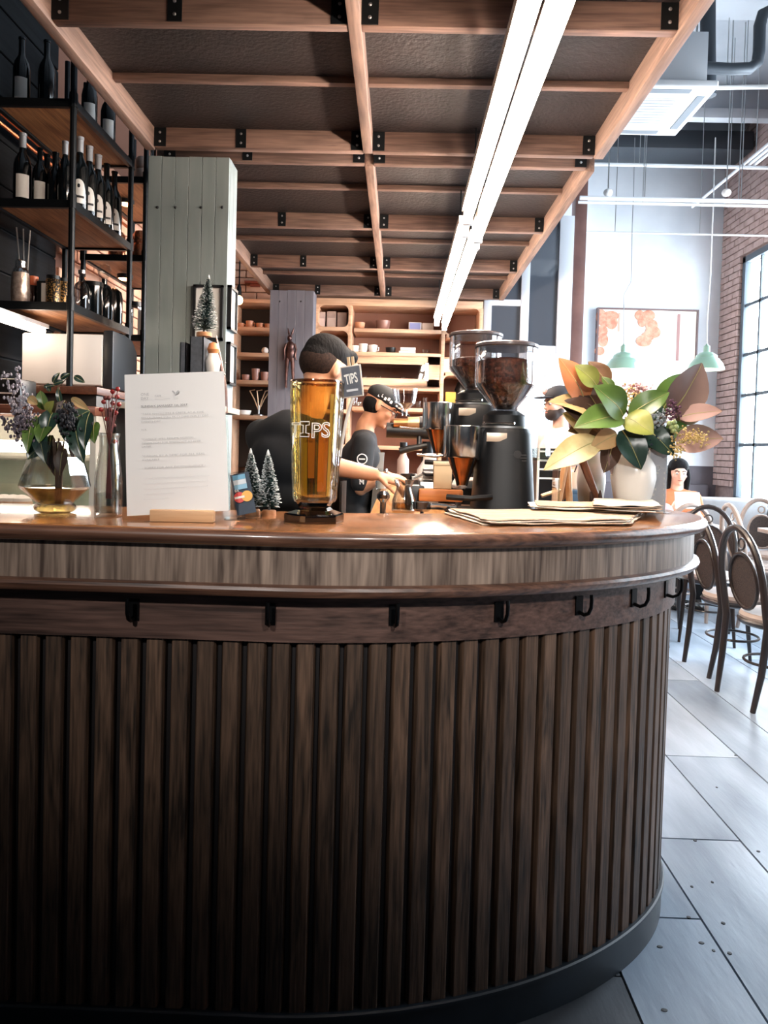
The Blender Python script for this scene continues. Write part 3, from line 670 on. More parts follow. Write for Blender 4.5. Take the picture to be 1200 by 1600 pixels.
M_TAN = mat('tan_ceramic', '#c98f6e', .4)
for k, px in enumerate((374, 388, 404, 417)): cup(('leftmost', 'second', 'third', 'rightmost')[k]+' tan cup on the top dark shelf', px, zz[1]+.018, m=M_TAN, r=.038, h=(.05, .075, .055, .05)[k])
p = at(414, 550, 7.1); tag(G().ell((0, 0, .034), (.034, .034, .034), 16, 10).build('white_ball', M_CERAM), 'small white ball on the second dark shelf', 'ball').location = (p.x, 7.1, zz[2]+.018)
for k, (px, h) in enumerate(((384, .06), (399, .12), (413, .09))): cup(('short', 'tall', 'medium')[k]+' tan tumbler on the third dark shelf', px, zz[3]+.018, r=.04, h=h, m=mat('dusky_cup', '#a87f73', .4), handle=False, cat='tumbler')
cup('white bowl on the lowest dark shelf', 381, zz[4]+.018, r=.08, h=.05, handle=False, cat='bowl')
p = at(404, 650, 7.1); t = thing('utensil_stand', 'branching gold utensil stand on the lowest dark shelf', 'stand', (p.x, 7.1, zz[4]+.018))
G().lathe([(.05, 0), (.05, .01), (.008, .02), (.008, .1)], 14).build('base', M_BRUSH, t)
for k, dx in enumerate((-.09, -.02, .06, .1)): G().tube([(0, 0, .05), (dx*.5, 0, .16), (dx, 0, .24), (dx+.05, 0, .25)], .006, 6).build('branch', mat('pale_gold', '#d8b796', .3, .7), t)
p = at(396, 440, 7.25); t = thing('brick_bracket', 'small reddish wooden bracket on the warm brick', 'bracket', (p.x, 7.3, p.z))
G().bx(-.1, .1, 0, .06, 0, .02).build('shelf', mat('red_wood', '#8a3f2a', .5), t); G().bx(-.05, .05, .03, .06, -.03, 0).build('support', MATS['red_wood'], t)
# back bar shelving (maple)
bs = thing('back_shelving', 'pale maple back shelving with glass-fronted drawer', 'shelf', (0, 7.4, 0))
X = lambda px: at(px, 560, 7.0).x
Z = lambda py, px=620: at(px, py, 7.0).z
x0, x1, x2, x3 = X(490), X(546), X(691), X(752)
G().bx(x0, x3, -.03, 0, .0, Z(468)).build('back_panel', M_SHRED, bs)
G().bx(x0, x3, -.4, -.0, Z(479), Z(468)).build('top_board', M_MAPLE, bs, bevel=.004)
for x in (x0, x1-.02, x2-.015, x3-.03): G().bx(x, x+.035, -.4, -.03, 0, Z(479)).build('upright', M_MAPLE, bs, bevel=.004)
for (a, b_, pys) in ((x0, x1, (516, 560, 605, 645, 700)), (x1, x2, (517, 554, 607, 640, 700)), (x2, x3, (523, 582, 640, 700))):
    for py in pys: G().bx(a+.035, b_-.015, -.4, -.03, Z(py)-.018, Z(py)+.018).build('board', M_MAPLE, bs, bevel=.003)
def corner(xc, zc, sx, sz, r=.05):
    g = G(); pts = [(0, 0)]+[(r-r*math.cos(q), r-r*math.sin(q)) for q in [PI/2*k/6 for k in range(7)]][::-1]
    pts = [(0, 0)]+[(r*(1-math.sin(q)), r*(1-math.cos(q))) for q in [PI/2*k/6 for k in range(7)]]
    n = len(pts); g.add([(xc+sx*x, -.4, zc+sz*z) for x, z in pts]+[(xc+sx*x, -.36, zc+sz*z) for x, z in pts], [tuple(range(n)), tuple(range(n, 2*n))[::-1]]+[(k, (k+1) % n, n+(k+1) % n, n+k) for k in range(n)])
    g.build('corner_fillet', M_MAPLE, bs)
for (a, b_, zb, zt_) in ((x0+.035, x1-.02, Z(516)+.018, Z(479)), (x0+.035, x1-.02, Z(560)+.018, Z(516)-.018), (x2+.02, x3-.03, Z(523)+.018, Z(479)), (x2+.02, x3-.03, Z(640)+.018, Z(582)-.018)):
    for sx, xc in ((1, a), (-1, b_)):
        for sz, zc in ((1, zb), (-1, zt_)): corner(xc, zc, sx, sz)
# glass-fronted drawer
dw = G()
za, zb = Z(604), Z(557)
xa_, xb_ = x1+.02, x2-.02
dw.bx(xa_, xb_, -.42, -.4, za, za+.075); dw.bx(xa_, xb_, -.42, -.4, zb-.075, zb); dw.bx(xa_, xa_+.06, -.42, -.4, za, zb); dw.bx(xb_-.12, xb_, -.42, -.4, za, zb)
dr = dw.build('drawer', M_MAPLE, bs, bevel=.003)
G().bx(xa_+.05, xb_-.11, -.412, -.408, za+.07, zb-.07).build('pane', M_CLEAR, dr)
xx = X(667); G().bx(xx-.018, xx+.018, -.435, -.42, za+.055, zb-.055).build('handle', M_WHITE, dr, bevel=.008, seg=3)
# things on the back shelves
def boxthing(name, label, cat, px0, px1, z, h, m, Y=7.1, d=.1, group='goods on the back shelves', lab=None):
    a, b_ = at(px0, 560, Y), at(px1, 560, Y); t = thing(name, label, cat, ((a.x+b_.x)/2, Y, z), 0, group); w = b_.x-a.x
    G().bx(-w/2, w/2, 0, d, 0, h).build('body', m, t, bevel=.004)
    if lab: G().bx(-w*.42, w*.42, -.002, 0, h*lab[0], h*lab[1]).build('label', lab[2], t)
    return t
zA = Z(516)+.018
M_KRAFT = mat('kraft_grey', '#a08f8c', .7, 0, '#b3a29d', 10)
for k, (a, b_, h) in enumerate(((492, 506.5, .155), (509, 523.5, .165), (525.5, 540, .155))):
    boxthing('coffee_bag', ('left', 'middle', 'right')[k]+' folded coffee bag in the top left cubby', 'bag', a, b_, zA, h, M_KRAFT, lab=(.03, .6, mat('bag_label', '#cbbcb8', .7)) if k < 2 else None, group='coffee bags in the cubby')
zB = Z(517)+.018
cup('beige planter bowl at the left of the top back shelf', 560, zB, r=.05, h=.07, m=M_TAN, handle=False, cat='bowl')
cup('wide dusky bowl on the top back shelf', 596, zB, r=.07, h=.09, m=mat('dusky_bowl', '#8f6a60', .3), handle=False, cat='bowl')
boxthing('tea_carton', 'white carton with round violet emblem on the top back shelf', 'carton', 637, 657, zB, .085, mat('carton_white', '#dcdad7'), lab=(.1, .9, mat('violet_print', '#8f94c4', .6)))
p = at(646, 600, 7.097); 
boxthing('tea_carton', 'plain pale carton beside the emblem carton', 'carton', 658, 676, zB, .08, mat('carton_cream', '#e5d5c6', .6))
zC2 = Z(554)+.018
for k, px in enumerate((553, 566, 581)): cup(('left', 'middle', 'right')[k]+' white upturned cup on the cup shelf', px, zC2, r=.045, h=(.07, .09, .08)[k])
for k in range(2): boxthing('butter_dish', ('lower', 'upper')[k]+' white stacked dish on the cup shelf', 'dish', 623+2*k, 649, zC2+.034*k, .033, M_CERAM, d=.12)
cup('small glass cup at the right of the cup shelf', 664, zC2, r=.035, h=.05, m=M_CLEAR, handle=False, cat='glass')
cup('black bowl in the middle of the cup shelf', 609, zC2, r=.05, h=.06, m=M_BLACK, handle=False, cat='bowl')
zD = Z(607)+.02
for k, px in enumerate((570, 582, 592, 610, 630, 650)): cup(('first', 'second', 'third', 'fourth', 'fifth', 'sixth')[k]+' stemmed glass from the left inside the glass drawer', px, zD, Y=7.15, r=.022, h=.1, m=M_CLEAR, handle=False, cat='glass', group='glasses in the drawer')
zE = Z(582)+.018
boxthing('tea_carton', 'cream carton on the right back shelf', 'carton', 691, 705, zE, .135, mat('carton_cream', '#e5d5c6'))
t = boxthing('tea_carton', 'dark carton with round white emblem on the right back shelf', 'carton', 707, 724, zE, .135, mat('carton_dark', '#4b4048', .6)); G().lathe([(.034, 0), (.034, .002)], 18).xf(Matrix.Translation((0, -.001, .07)) @ Matrix.Rotation(PI/2, 4, 'X')).build('emblem', M_LAB, t)
boxthing('tray', 'flat wooden tray lying on the cartons', 'tray', 692, 722, zE+.137, .012, M_MAPLE, d=.11)
zF = Z(640)+.018
boxthing('book', 'patterned tall book in the lower right cubby', 'book', 686, 694, zF, .22, mat('patterned_book', '#7a4a3c', .6, 0, '#d0a58c', 60), group='lower cubby goods')
boxthing('canister', 'yellow square canister in the lower right cubby', 'canister', 698, 714, zF, .17, mat('yellow_tin', '#d9a441', .5))
boxthing('canister', 'brown square canister in the lower right cubby', 'canister', 718, 733, zF, .13, mat('brown_tin', '#9b6a55', .5))
t = thing('black_kettle', 'black kettle at the back of the lower right cubby', 'kettle', (at(722, 600, 7.25).x, 7.25, zF)); G().lathe([(.05, 0), (.075, .05), (.075, .2), (.05, .27), (.03, .29), (.002, .3)], 18).build('body', M_BLACK, t); G().tube([(.06, 0, .24), (.12, 0, .2), (.09, 0, .05)], .01, 8).build('handle', M_BLACK, t)
zG = Z(640)+.018
for k, (px, h) in enumerate(((655, .07), (665, .11), (556, .09), (562, .05))): cup(('short glass on the lower middle shelf', 'tall glass on the lower middle shelf', 'crystal goblet left on the lower shelf', 'little glass left on the lower shelf')[k], px, zG, r=.028, h=h, m=M_CLEAR, handle=False, cat='glass')
# ================================================================ THINGS ON THE BAR
def leaf(name, p0, p1, w, nrm, mats, parent, curl=.15, fold=.25, thick=.0012, shape=.85, twist=0):
    """A leaf blade with midrib fold, curl along its length and two faces (upper, lower)."""
    p0, p1 = Vector(p0), Vector(p1); d = p1-p0; L = d.length; t = d/L; n = Vector(nrm); n = (n-t*n.dot(t)).normalized(); s_ = t.cross(n)
    N = 9; K = (-1, -.72, -.3, 0, .3, .72, 1); g = G(); vs = []
    for lay in (0, 1):
        for i in range(N):
            u = i/(N-1); hw = w/2*(math.sin(PI*min(1, .06+.94*u**shape))**.75 if i < N-1 else .03); c = p0+d*u+n*(L*curl*(4*u*(1-u)*.5-u*u*.6))
            a = twist*u; nn = n*math.cos(a)+s_*math.sin(a); ss = s_*math.cos(a)-n*math.sin(a)
            for k in K: vs.append(c+ss*(hw*k)+nn*(hw*fold*abs(k)**1.5+.06*hw*math.sin(7*u+4*k))-nn*(thick*lay))
    m = len(K); fs = []; 
    g.add(vs, [])
    n0 = N*m
    for i in range(N-1):
        for k in range(m-1):
            a = i*m+k; g.f.append((a, a+1, a+m+1, a+m)); g.m.append(0); g.f.append((n0+a, n0+a+m, n0+a+m+1, n0+a+1)); g.m.append(1)
    b0 = len(g.v)                                   # raised midrib
    for i in range(N):
        u = i/(N-1); a = twist*u; nn = n*math.cos(a)+s_*math.sin(a); ss = s_*math.cos(a)-n*math.sin(a); c = Vector(vs[i*m+3]); hw = w*.016*(1.1-u)+.0003
        g.v += [tuple(c-ss*hw+nn*.0004), tuple(c+nn*.0014), tuple(c+ss*hw+nn*.0004)]
    for i in range(N-1):
        for k in range(2): a = b0+i*3+k; g.f.append((a, a+1, a+4, a+3)); g.m.append(2)
    me = bpy.data.meshes.new(name); me.from_pydata(g.v, [], g.f)
    for mm in list(mats)+[M_RIB]: me.materials.append(mm)
    me.polygons.foreach_set('material_index', g.m); me.polygons.foreach_set('use_smooth', [True]*len(g.f))
    return link(name, me, parent)
M_LG = mat('leaf_green', '#46622c', .35, 0, '#5d7a3a', 6); M_LD = mat('leaf_dark', '#1c3330', .3, 0, '#2a4539', 6); M_LY = mat('leaf_yellow_green', '#7d8a3c', .4, 0, '#9da053', 12)
M_LB = mat('leaf_brown', '#6b4a33', .6, 0, '#82603f', 8); M_LO = mat('leaf_orange', '#a9653c', .5, 0, '#bf7a4b', 6); M_LT = mat('leaf_tan', '#a98a5c', .6, 0, '#c6a877', 9)
M_LP = mat('leaf_dusky', '#7a6560', .6, 0, '#8a736c', 5); M_LK = mat('leaf_dark_brown', '#3a2a24', .5, 0, '#4d382e', 6); M_LC = mat('leaf_cream', '#c9b679', .5, 0, '#e2d8a6', 14); M_LPK = mat('leaf_pinkish', '#a58682', .6, 0, '#b59690', 5)
M_RIB = mat('leaf_rib', '#a3a06a', .5)
M_STEM = mat('stem_brown', '#4a3526', .7)

# ---- faceted amber-water vase with dark leaves
c0 = atz(90, 801, ZT); 
va = thing('glass_vase', 'faceted clear glass vase with amber water and dark leaves', 'vase', (c0.x, 1.70, ZT+.001))
FACET = 9
vp = [(.036, 0), (.047, .006), (.047, .016), (.040, .022), (.076, .056), (.080, .062), (.073, .09), (.060, .13), (.047, .155), (.044, .165)]
inner = [(r-.004, z) for r, z in vp[::-1] if z > .02]+[(.002, .026)]
G().lathe(vp+inner, FACET, cap=False).build('body', M_CLEAR, va, smooth=False)
G().lathe([(.002, .024), (.037, .0245), (.071, .056), (.0735, .060), (.002, .0605)], FACET, cap=False).build('water', glass('amber_water', (.86, .62, .25), .06), va, smooth=False)
G().lathe([(.034, .001), (.045, .007), (.045, .015), (.037, .02)], FACET).build('glass_foot', glass('amber_foot', (.9, .75, .45), .12), va, smooth=False)
# bouquet in it
bo = thing('dark_bouquet', 'bouquet of glossy dark leaves and lavender in the faceted vase', 'bouquet', (c0.x, 1.70, ZT+.10))
B0 = Vector((c0.x, 1.70, ZT+.10))
def bl(px0, py0, px1, py1, w, m, dy0=0, dy1=-.02, nrm=(0, -1, .25), **kw):
    leaf('leaf', at(px0, py0, 1.70+dy0)-B0, at(px1, py1, 1.70+dy1)-B0, w*1.7/FPX, nrm, m, bo, **kw)
DG = [M_LD, M_LG]; DB = [M_LK, M_LB]; GG = [M_LG, M_LD]
for a in ((75, 690, 42, 715, 34, DG, 0, -.04), (62, 660, 68, 722, 26, DG, 0, -.05), (55, 650, 40, 705, 22, GG, .01, -.05), (75, 660, 60, 690, 26, GG, 0, -.04), (85, 640, 70, 680, 30, DG), (92, 690, 84, 745, 26, DB, 0, .0), (80, 680, 78, 735, 22, DB, 0, -.01), (100, 700, 92, 742, 22, DB, .0, -.02),
          (105, 690, 118, 660, 26, DG, 0, .02), (118, 660, 128, 722, 30, DG, 0, -.04), (140, 645, 130, 700, 24, DG, .01, -.04), (148, 660, 146, 690, 22, GG, .01, -.03), (110, 660, 140, 640, 24, DG, 0, .02), (92, 660, 100, 625, 34, DB, 0, 0), (90, 650, 112, 632, 30, DG, .02, .02),
          (70, 640, 62, 610, 20, GG, .02, .02), (75, 645, 82, 627, 18, [M_LY, M_LG], 0, -.02), (95, 630, 90, 605, 10, DG, .02, .02), (84, 600, 100, 595, 9, DG, .02, .02), (95, 592, 108, 583, 10, DG, .02, .02), (83, 598, 92, 582, 9, DG, .02, .02), (116, 588, 132, 597, 11, DG, .02, .02), (78, 612, 74, 598, 8, DG, .02, .02), (68, 605, 85, 602, 7, DG, .02, .02),
          (112, 622, 138, 640, 13, [M_LT, M_LT], -.02, -.02), (45, 620, 58, 632, 14, [M_LT, M_LG], -.02, -.02), (100, 645, 118, 690, 30, DG, .0, -.01), (60, 670, 90, 650, 30, DG, .03, .03), (120, 690, 112, 715, 16, DB, 0, 0)):
    bl(*a)
for k, (px, py) in enumerate(((80, 690), (92, 685), (100, 690), (72, 690))):
    G().tube([at(px, py, 1.7)-B0, at(88+k*3, 735, 1.7)-B0, Vector((.004*k, 0, -.075))], .0022, 6).build('stem', M_STEM, bo)
G().tube([at(95, 640, 1.72)-B0, at(92, 605, 1.72)-B0, at(105, 590, 1.72)-B0], .0012, 5).build('stem', M_STEM, bo)
def sprig(parent, base, tip, B, m, r=.0032, n=60, spread=.012, seed=1, stem=True, Y=0):
    rr = random.Random(seed); b, t_ = Vector(base)-B, Vector(tip)-B; g = G()
    for i in range(n):
        u = .25+.75*i/n; c = b.lerp(t_, u)+Vector((rr.gauss(0, spread), rr.gauss(0, spread), rr.gauss(0, spread)))*(1.15-u*.7)
        q = r*rr.uniform(.6, 1.3); g.ell(c, (q, q, q*1.3), 6, 4)
    o = g.build('blossom', m, parent); o['kind'] = 'stuff'
    if stem: G().tube([b, b.lerp(t_, .5)+Vector((.003, 0, 0)), t_], .0011, 5).build('stem', M_STEM, parent)
M_LAV = mat('lavender_bloom', '#8a8590', .7, 0, '#b9b3bb', 40); M_LAVD = mat('lavender_dark', '#453f4c', .7, 0, '#6b6470', 40)
for k, (a, b_, c_, d_) in enumerate(((50, 690, 26, 575), (48, 690, 8, 585), (45, 690, 14, 620), (50, 690, 40, 615), (40, 690, 24, 640), (48, 690, 4, 655))):
    sprig(bo, at(a, b_, 1.7), at(c_, d_, 1.69), B0, M_LAV if k < 4 else M_LAVD, seed=k, spread=.010)
for k, (px, py) in enumerate(((36, 655), (32, 668), (95, 650), (102, 660), (108, 645))):
    sprig(bo, at(px+10, py+20, 1.69), at(px, py-8, 1.67), B0, M_LAVD if k < 2 else mat('dark_bud', '#171a24', .6), seed=20+k, spread=.014, stem=False)
# ---- bottle vase with berries
c1 = atz(171, 806, ZT)
vb = thing('bottle_vase', 'clear glass bottle vase with red berries beside the sign', 'vase', (c1.x, 1.665, ZT+.001))
G().lathe([(.028, 0), (.031, .004), (.031, .06), (.030, .09), (.024, .135), (.021, .15), (.021, .178), (.024, .182), (.024, .188), (.019, .186), (.018, .15), (.021, .135), (.027, .09), (.028, .06), (.028, .008), (.002, .006)], 24, cap=False).build('body', M_CLEAR, vb)
G().lathe([(.002, .008), (.027, .009), (.027, .052), (.002, .0525)], 24, cap=False).build('water', glass('clear_water', (.9, .93, .92), .08), vb)
be = thing('berry_sprigs', 'dark red berry sprigs in the bottle vase', 'sprigs', (c1.x, 1.665, ZT+.16)); BB = Vector((c1.x, 1.665, ZT+.16))
M_BER = mat('red_berry', '#8e2626', .25); M_BERD = mat('dark_red_twig', '#5a2422', .6)
for k, (px, py) in enumerate(((165, 622), (176, 612), (183, 620), (158, 640), (172, 640), (181, 645), (186, 632), (167, 655), (178, 665), (180, 690), (162, 628), (176, 630), (170, 622), (184, 608))):
    p = at(px, py, 1.66+.01*(k % 3))-BB
    G().tube([Vector((.001*k-.005, 0, -.12)), Vector((.0, 0, .0)), p*.6+Vector((0, 0, .004)), p], .0011, 5).build('twig', M_BERD, be)
    G().ell(p, (.0055, .0055, .0055), 10, 7).build('berry', M_BER if k % 4 else M_BERD, be)
# ---- paper sign in a wooden block
sg0 = atz(287, 815, ZT)
sn = thing('paper_sign', 'white printed notice clipped in a pale wooden block', 'sign', (sg0.x, 1.59, ZT+.0005), .10)
G().bx(-.0675, .0675, -.014, .016, 0, .026).build('block', oak('pale_block', '#c99d72', '#e3bd92', 'X', .5, .8, .1, .0), sn, bevel=.002)
lean = math.radians(9); rol = math.radians(-4.3)
PM = Matrix.Translation((-.010, .0, .018)) @ Matrix.Rotation(-lean, 4, 'X') @ Matrix.Rotation(rol, 4, 'Y')
pg = G(); n = 12
pw, ph = .216, .312
vs = []
for lay in (0, 1):
    for i in range(n+1):
        for j in range(2):
            x = (j-.5)*pw; z = ph*i/n; vs.append((x, .004*math.sin(i/n*PI)*(1 if j else -.4)+.0006*lay, z))
fs = [(2*i, 2*i+1, 2*i+3, 2*i+2) for i in range(n)]+[(2*(n+1)+2*i+2, 2*(n+1)+2*i+3, 2*(n+1)+2*i+1, 2*(n+1)+2*i) for i in range(n)]
pg.add(vs, fs); pg.xf(PM); pap = pg.build('paper', mat('paper', '#eceded', .7), sn)
G().bx(-.104, .112, .0085, .010, 0, .30).xf(PM).build('acrylic_back', M_CLEAR, sn)
M_INK = mat('faded_ink', '#b9bcbf', .8); M_INKD = mat('ink', '#93979b', .8)
def ptext(txt, x, z, size, m, bold=0, outline=0, wfit=None):
    g = textmesh(txt, size, .0001, 'LEFT', outline, bold)
    if wfit:
        mx = max(v[0] for v in g.v); g.v = [(v[0]*wfit/mx, v[1], v[2]) for v in g.v]
    g.xf(PM @ Matrix.Translation((x, -.0052, z)) @ Matrix.Rotation(PI/2, 4, 'X')); g.build('lettering', m, pap, smooth=False)
lx = -.073
ptext('ONE', lx, .262, .0085, M_INK); ptext('DAY', lx, .253, .0085, M_INK); ptext('CAFE', lx+.03, .258, .006, M_INK)
g = G().bx(-.0, .033, -.0001, .0001, 0, .0006); g.xf(PM @ Matrix.Translation((lx+.03, -.0053, .253))); g.build('rule', M_INK, pap)
for s_ in (-1, 1):
    g = G().prism([(0, 0), (s_*.003, .001), (s_*.0075, .007), (s_*.006, .0095), (s_*.001, .005)], 0, .0002); g.xf(PM @ Matrix.Translation((lx+.075, -.0052, .262)) @ Matrix.Rotation(PI/2, 4, 'X')); g.build('emblem', M_INK, pap)
for k in range(2):
    g = G().bx(-.005, .005, -.0001, .0001, 0, .0006); g.xf(PM @ Matrix.Translation((lx+.075, -.0053, .256-.004*k))); g.build('rule', M_INK, pap)
ptext('SUNDAY, JANUARY 1st, 2017', lx, .236, .0062, M_INKD, .0001, wfit=.1)
for txt, z, wd in (('"TAKE ANYWHERE & CRETE, AT A TIME', .219, .135), ('RESTAURANT WILL BE CLOSED FOR 31 DEC', .2105, .145), ('EVENT\'S DAY', .202, .042), ('N.B.', .184, .012), ('"CAPRICE" WILL RESUME NORMAL', .163, .112), ('OPERATION FOR BREAKFAST AT 07:00', .1545, .126), ('LATER', .147, .02), ('"CASUAL BY A TIME" FOR ALL REAL', .126, .135), ('AVAILABLE', .1175, .037), ('- SORRY FOR ANY INCONVENIENCE -', .1, .135)):
    ptext(txt, lx, z, .0052, M_INK, wfit=wd)
rr = random.Random(4)
for k, wd in enumerate((.14, .138, .137, .062, .05)):
    g = G(); x = 0
    while x < wd:
        l_ = rr.uniform(.002, .005)
        g.tube([(x, 0, 0), (x+l_*.3, 0, rr.uniform(.001, .003)), (x+l_*.7, 0, rr.uniform(-.0005, .002)), (x+l_, 0, .001)], .0002, 4); x += l_+.0008
    g.xf(PM @ Matrix.Translation((lx+.002, -.0053, .078-.0115*k))); g.build('lettering', M_INK, pap)
# ---- card-payment stand
cs0 = atz(383, 812, ZT)
cs = thing('card_stand', 'leaning acrylic stand with blue panel and red and yellow discs', 'card stand', (cs0.x-.005, 1.675, ZT+.0005), .12)
TM = Matrix.Translation((.012, -.012, .003)) @ Matrix.Rotation(math.radians(-14), 4, 'X') @ Matrix.Rotation(math.radians(-13), 4, 'Y')
def tilt(g): return g.xf(TM)
G().bx(-.04, .03, -.012, .03, 0, .003).build('foot', M_CLEAR, cs)
tilt(G().bx(-.024, .024, 0, .003, 0, .112)).build('acrylic_panel', glass('acrylic', (.9, .93, .95), .1), cs)
ins = tilt(G().bx(-.021, .022, .0032, .0036, .012, .108)).build('insert', mat('navy_card', '#2a3148', .4, 0, '#434a5e', 30), cs)
for k, c_ in enumerate(('#7fb4d4', '#c9d6e2', '#5f9fc4')): tilt(G().bx(-.016, .013, -.0004, -.0001, .07+.0115*k, .0812+.0115*k)).build('blue_band', mat('blue_band_%d' % k, c_, .5), ins)
for k, (x, c_) in enumerate(((-.0085, '#c9342c'), (.0085, '#e8b04a'))):
    g = G().lathe([(.0125, 0), (.0125, .0003)], 24); g.xf(Matrix.Translation((x, -.0002-.0003*k, .052)) @ Matrix.Rotation(PI/2, 4, 'X')); tilt(g).build('disc', mat('disc_%d' % k, c_, .5), ins)
tilt(G().bx(-.0195, .003, -.0012, -.0009, .0495, .0545)).build('white_band', M_WHITE, ins)
g = textmesh('BA', .008); g.xf(Matrix.Translation((-.017, -.0005, .0655)) @ Matrix.Rotation(PI/2, 4, 'X')); tilt(g).build('lettering', M_WHITE, ins)
# ---- snowy bottle-brush trees
M_NEED = mat('brush_needles', '#16302e', .7, 0, '#27453f', 30); M_SNOW = mat('brush_snow', '#d5dbdc', .8)
M_TBASE = oak('tree_base', '#a06a44', '#c08a5e', 'X', .6, .8)
def brush_tree(label, loc, h, r, seed, lean_=(0, 0)):
    t = thing('brush_tree', label, 'small tree', loc, 0, 'snowy brush trees'); rr = random.Random(seed)
    G().lathe([(r*.55, 0), (r*.55, .012), (r*.5, .014)], 18).build('base', M_TBASE, t)
    top = Vector((lean_[0], lean_[1], h))
    G().tube([(0, 0, .01), (0, 0, .03), top], [.003, .003, .001], 6).build('trunk', mat('twisted_wire', '#6b6f70', .4, .8), t)
    gn, gs = G(), G(); N = 1500
    for i in range(N):
        u = (i+rr.random())/N; z = .022+(h-.024)*u; c = Vector((0, 0, .02)).lerp(top, u); c.z = z
        R = r*(1-u)**.85*(1 if u > .06 else .8)+.002; a = rr.random()*2*PI; R *= rr.uniform(.75, 1.05)
        d = Vector((math.cos(a), math.sin(a), rr.uniform(-.15, .35))); e = c+d*R; s_ = Vector((-d.y, d.x, 0))*.0011; q = c+d*R*.62
        gn.add([c+s_*.6, c-s_*.6, e-s_*.5, e+s_*.5, c+Vector((0, 0, .001)), e+Vector((0, 0, .001))], [(0, 1, 2, 3), (4, 0, 3, 5), (4, 5, 2, 1)])
        if rr.random() < .5:
            v = Vector((0, 0, .0011)); gs.add([q+s_+v, q-s_+v, e-s_*1.5, e+s_*1.5, q+v*2, e+v*1.8], [(0, 1, 2, 3), (4, 0, 3, 5), (4, 5, 2, 1)])
    o = gn.build('needles', M_NEED, t, smooth=False); o['kind'] = 'stuff'
    o = gs.build('snow_tips', M_SNOW, t, smooth=False); o['kind'] = 'stuff'
    g = G(); tp = top
    g.lathe([(.0045, -.012), (.0035, -.004), (.001, .003)], 8, tp).build('snow_cap', M_SNOW, t)
    return t
p = atz(398, 803, ZT); brush_tree('snowy brush tree just behind the card stand', (p.x, 1.80, ZT), .160, .033, 1, (-.008, 0))
p = atz(424, 804, ZT); brush_tree('snowy brush tree nearest the amber jar', (p.x, 1.79, ZT), .158, .031, 2, (-.006, 0))

# ---- big amber TIPS jar
jx = atz(491, 815, ZT); JY = 1.68
tj = thing('tips_jar', 'tall ribbed amber glass jar lettered TIPS on a dark hexagonal foot', 'jar', (jx.x, JY, ZT+.0005))
NR = 10
def ribs(prof, n=80, amp=.03):
    g = G(); vs = []
    for r, z in prof:
        for k in range(n):
            a = 2*PI*k/n; q = r*(1+amp*(abs(math.cos(a*NR/2))**.5-.75)); vs.append((q*math.cos(a), q*math.sin(a), z))
    return g.add(vs, [(i*n+k, i*n+(k+1) % n, (i+1)*n+(k+1) % n, (i+1)*n+k) for i in range(len(prof)-1) for k in range(n)])
M_AMB = glass('amber_glass', (.97, .86, .58), .10, .03)
ribs([(.046, .045), (.050, .055), (.053, .10), (.058, .2), (.0615, .29), (.0625, .318), (.060, .318), (.058, .29), (.053, .18), (.047, .08), (.043, .058), (.002, .052)]).build('bowl', M_AMB, tj)
G().lathe([(.0625, .313), (.0635, .316), (.0625, .3195), (.060, .3195), (.059, .316), (.060, .313)], 48, cap=False).build('rim', glass('amber_rim', (.75, .5, .25), .35), tj)
M_FOOT = glass('dark_amber_foot', (.10, .05, .03), .16, .03)
G().lathe([(.069, 0), (.070, .004), (.070, .017), (.066, .020), (.044, .027), (.036, .034), (.044, .046), (.046, .05)], 6, ph=.35).build('foot', M_FOOT, tj, smooth=False)
def wrap(g, z, ang0, rad):
    out = []
    for x, y, zz in g.v:
        R = rad+.0008+zz; a = ang0+x/rad; out.append((R*math.cos(a), R*math.sin(a), z+y))
    g.v = out; return g
ZL_ = .190
for k, ch in enumerate('TIPS'):
    if ch == 'I': g = G().tube([(x, y, 0) for x, y in ((0, 0), (.022, 0), (.022, .007), (.0145, .008), (.0145, .025), (.022, .026), (.022, .033), (0, .033), (0, .026), (.0075, .025), (.0075, .008), (0, .007))], .0011, 5, closed=True)
    else: g = textmesh(ch, .047, outline=.0011)
    g.v = [(v[0], v[1]+(.002 if k % 2 else 0), v[2]) for v in g.v]
    wrap(g, ZL_, -PI/2+(-1.0, -.52, -.10, .28)[k], .0600).build('lettering', mat('paint_white', '#f2efe8', .5), tj)
# money slips inside the jar
for k, (a, c_, w, h0, h1) in enumerate(((-2.3, '#c8b455', .03, .06, .19), (-1.0, '#d98a4a', .032, .07, .22), (-.4, '#e6d3b0', .02, .06, .29), (-1.75, '#b5793f', .022, .10, .2), (1.2, '#b98e55', .03, .06, .2))):
    g = G(); 
    for z in (h0, h1):
        for s_ in (-1, 1): g.v.append(((.038+.006*(z > .1))*math.cos(a+s_*w*10)*.9, (.038+.006*(z > .1))*math.sin(a+s_*w*10)*.9, z))
    g.f = [(0, 1, 3, 2)]; g.m = [0]; g.build('banknote', mat('note_%d' % k, c_, .7), tj)
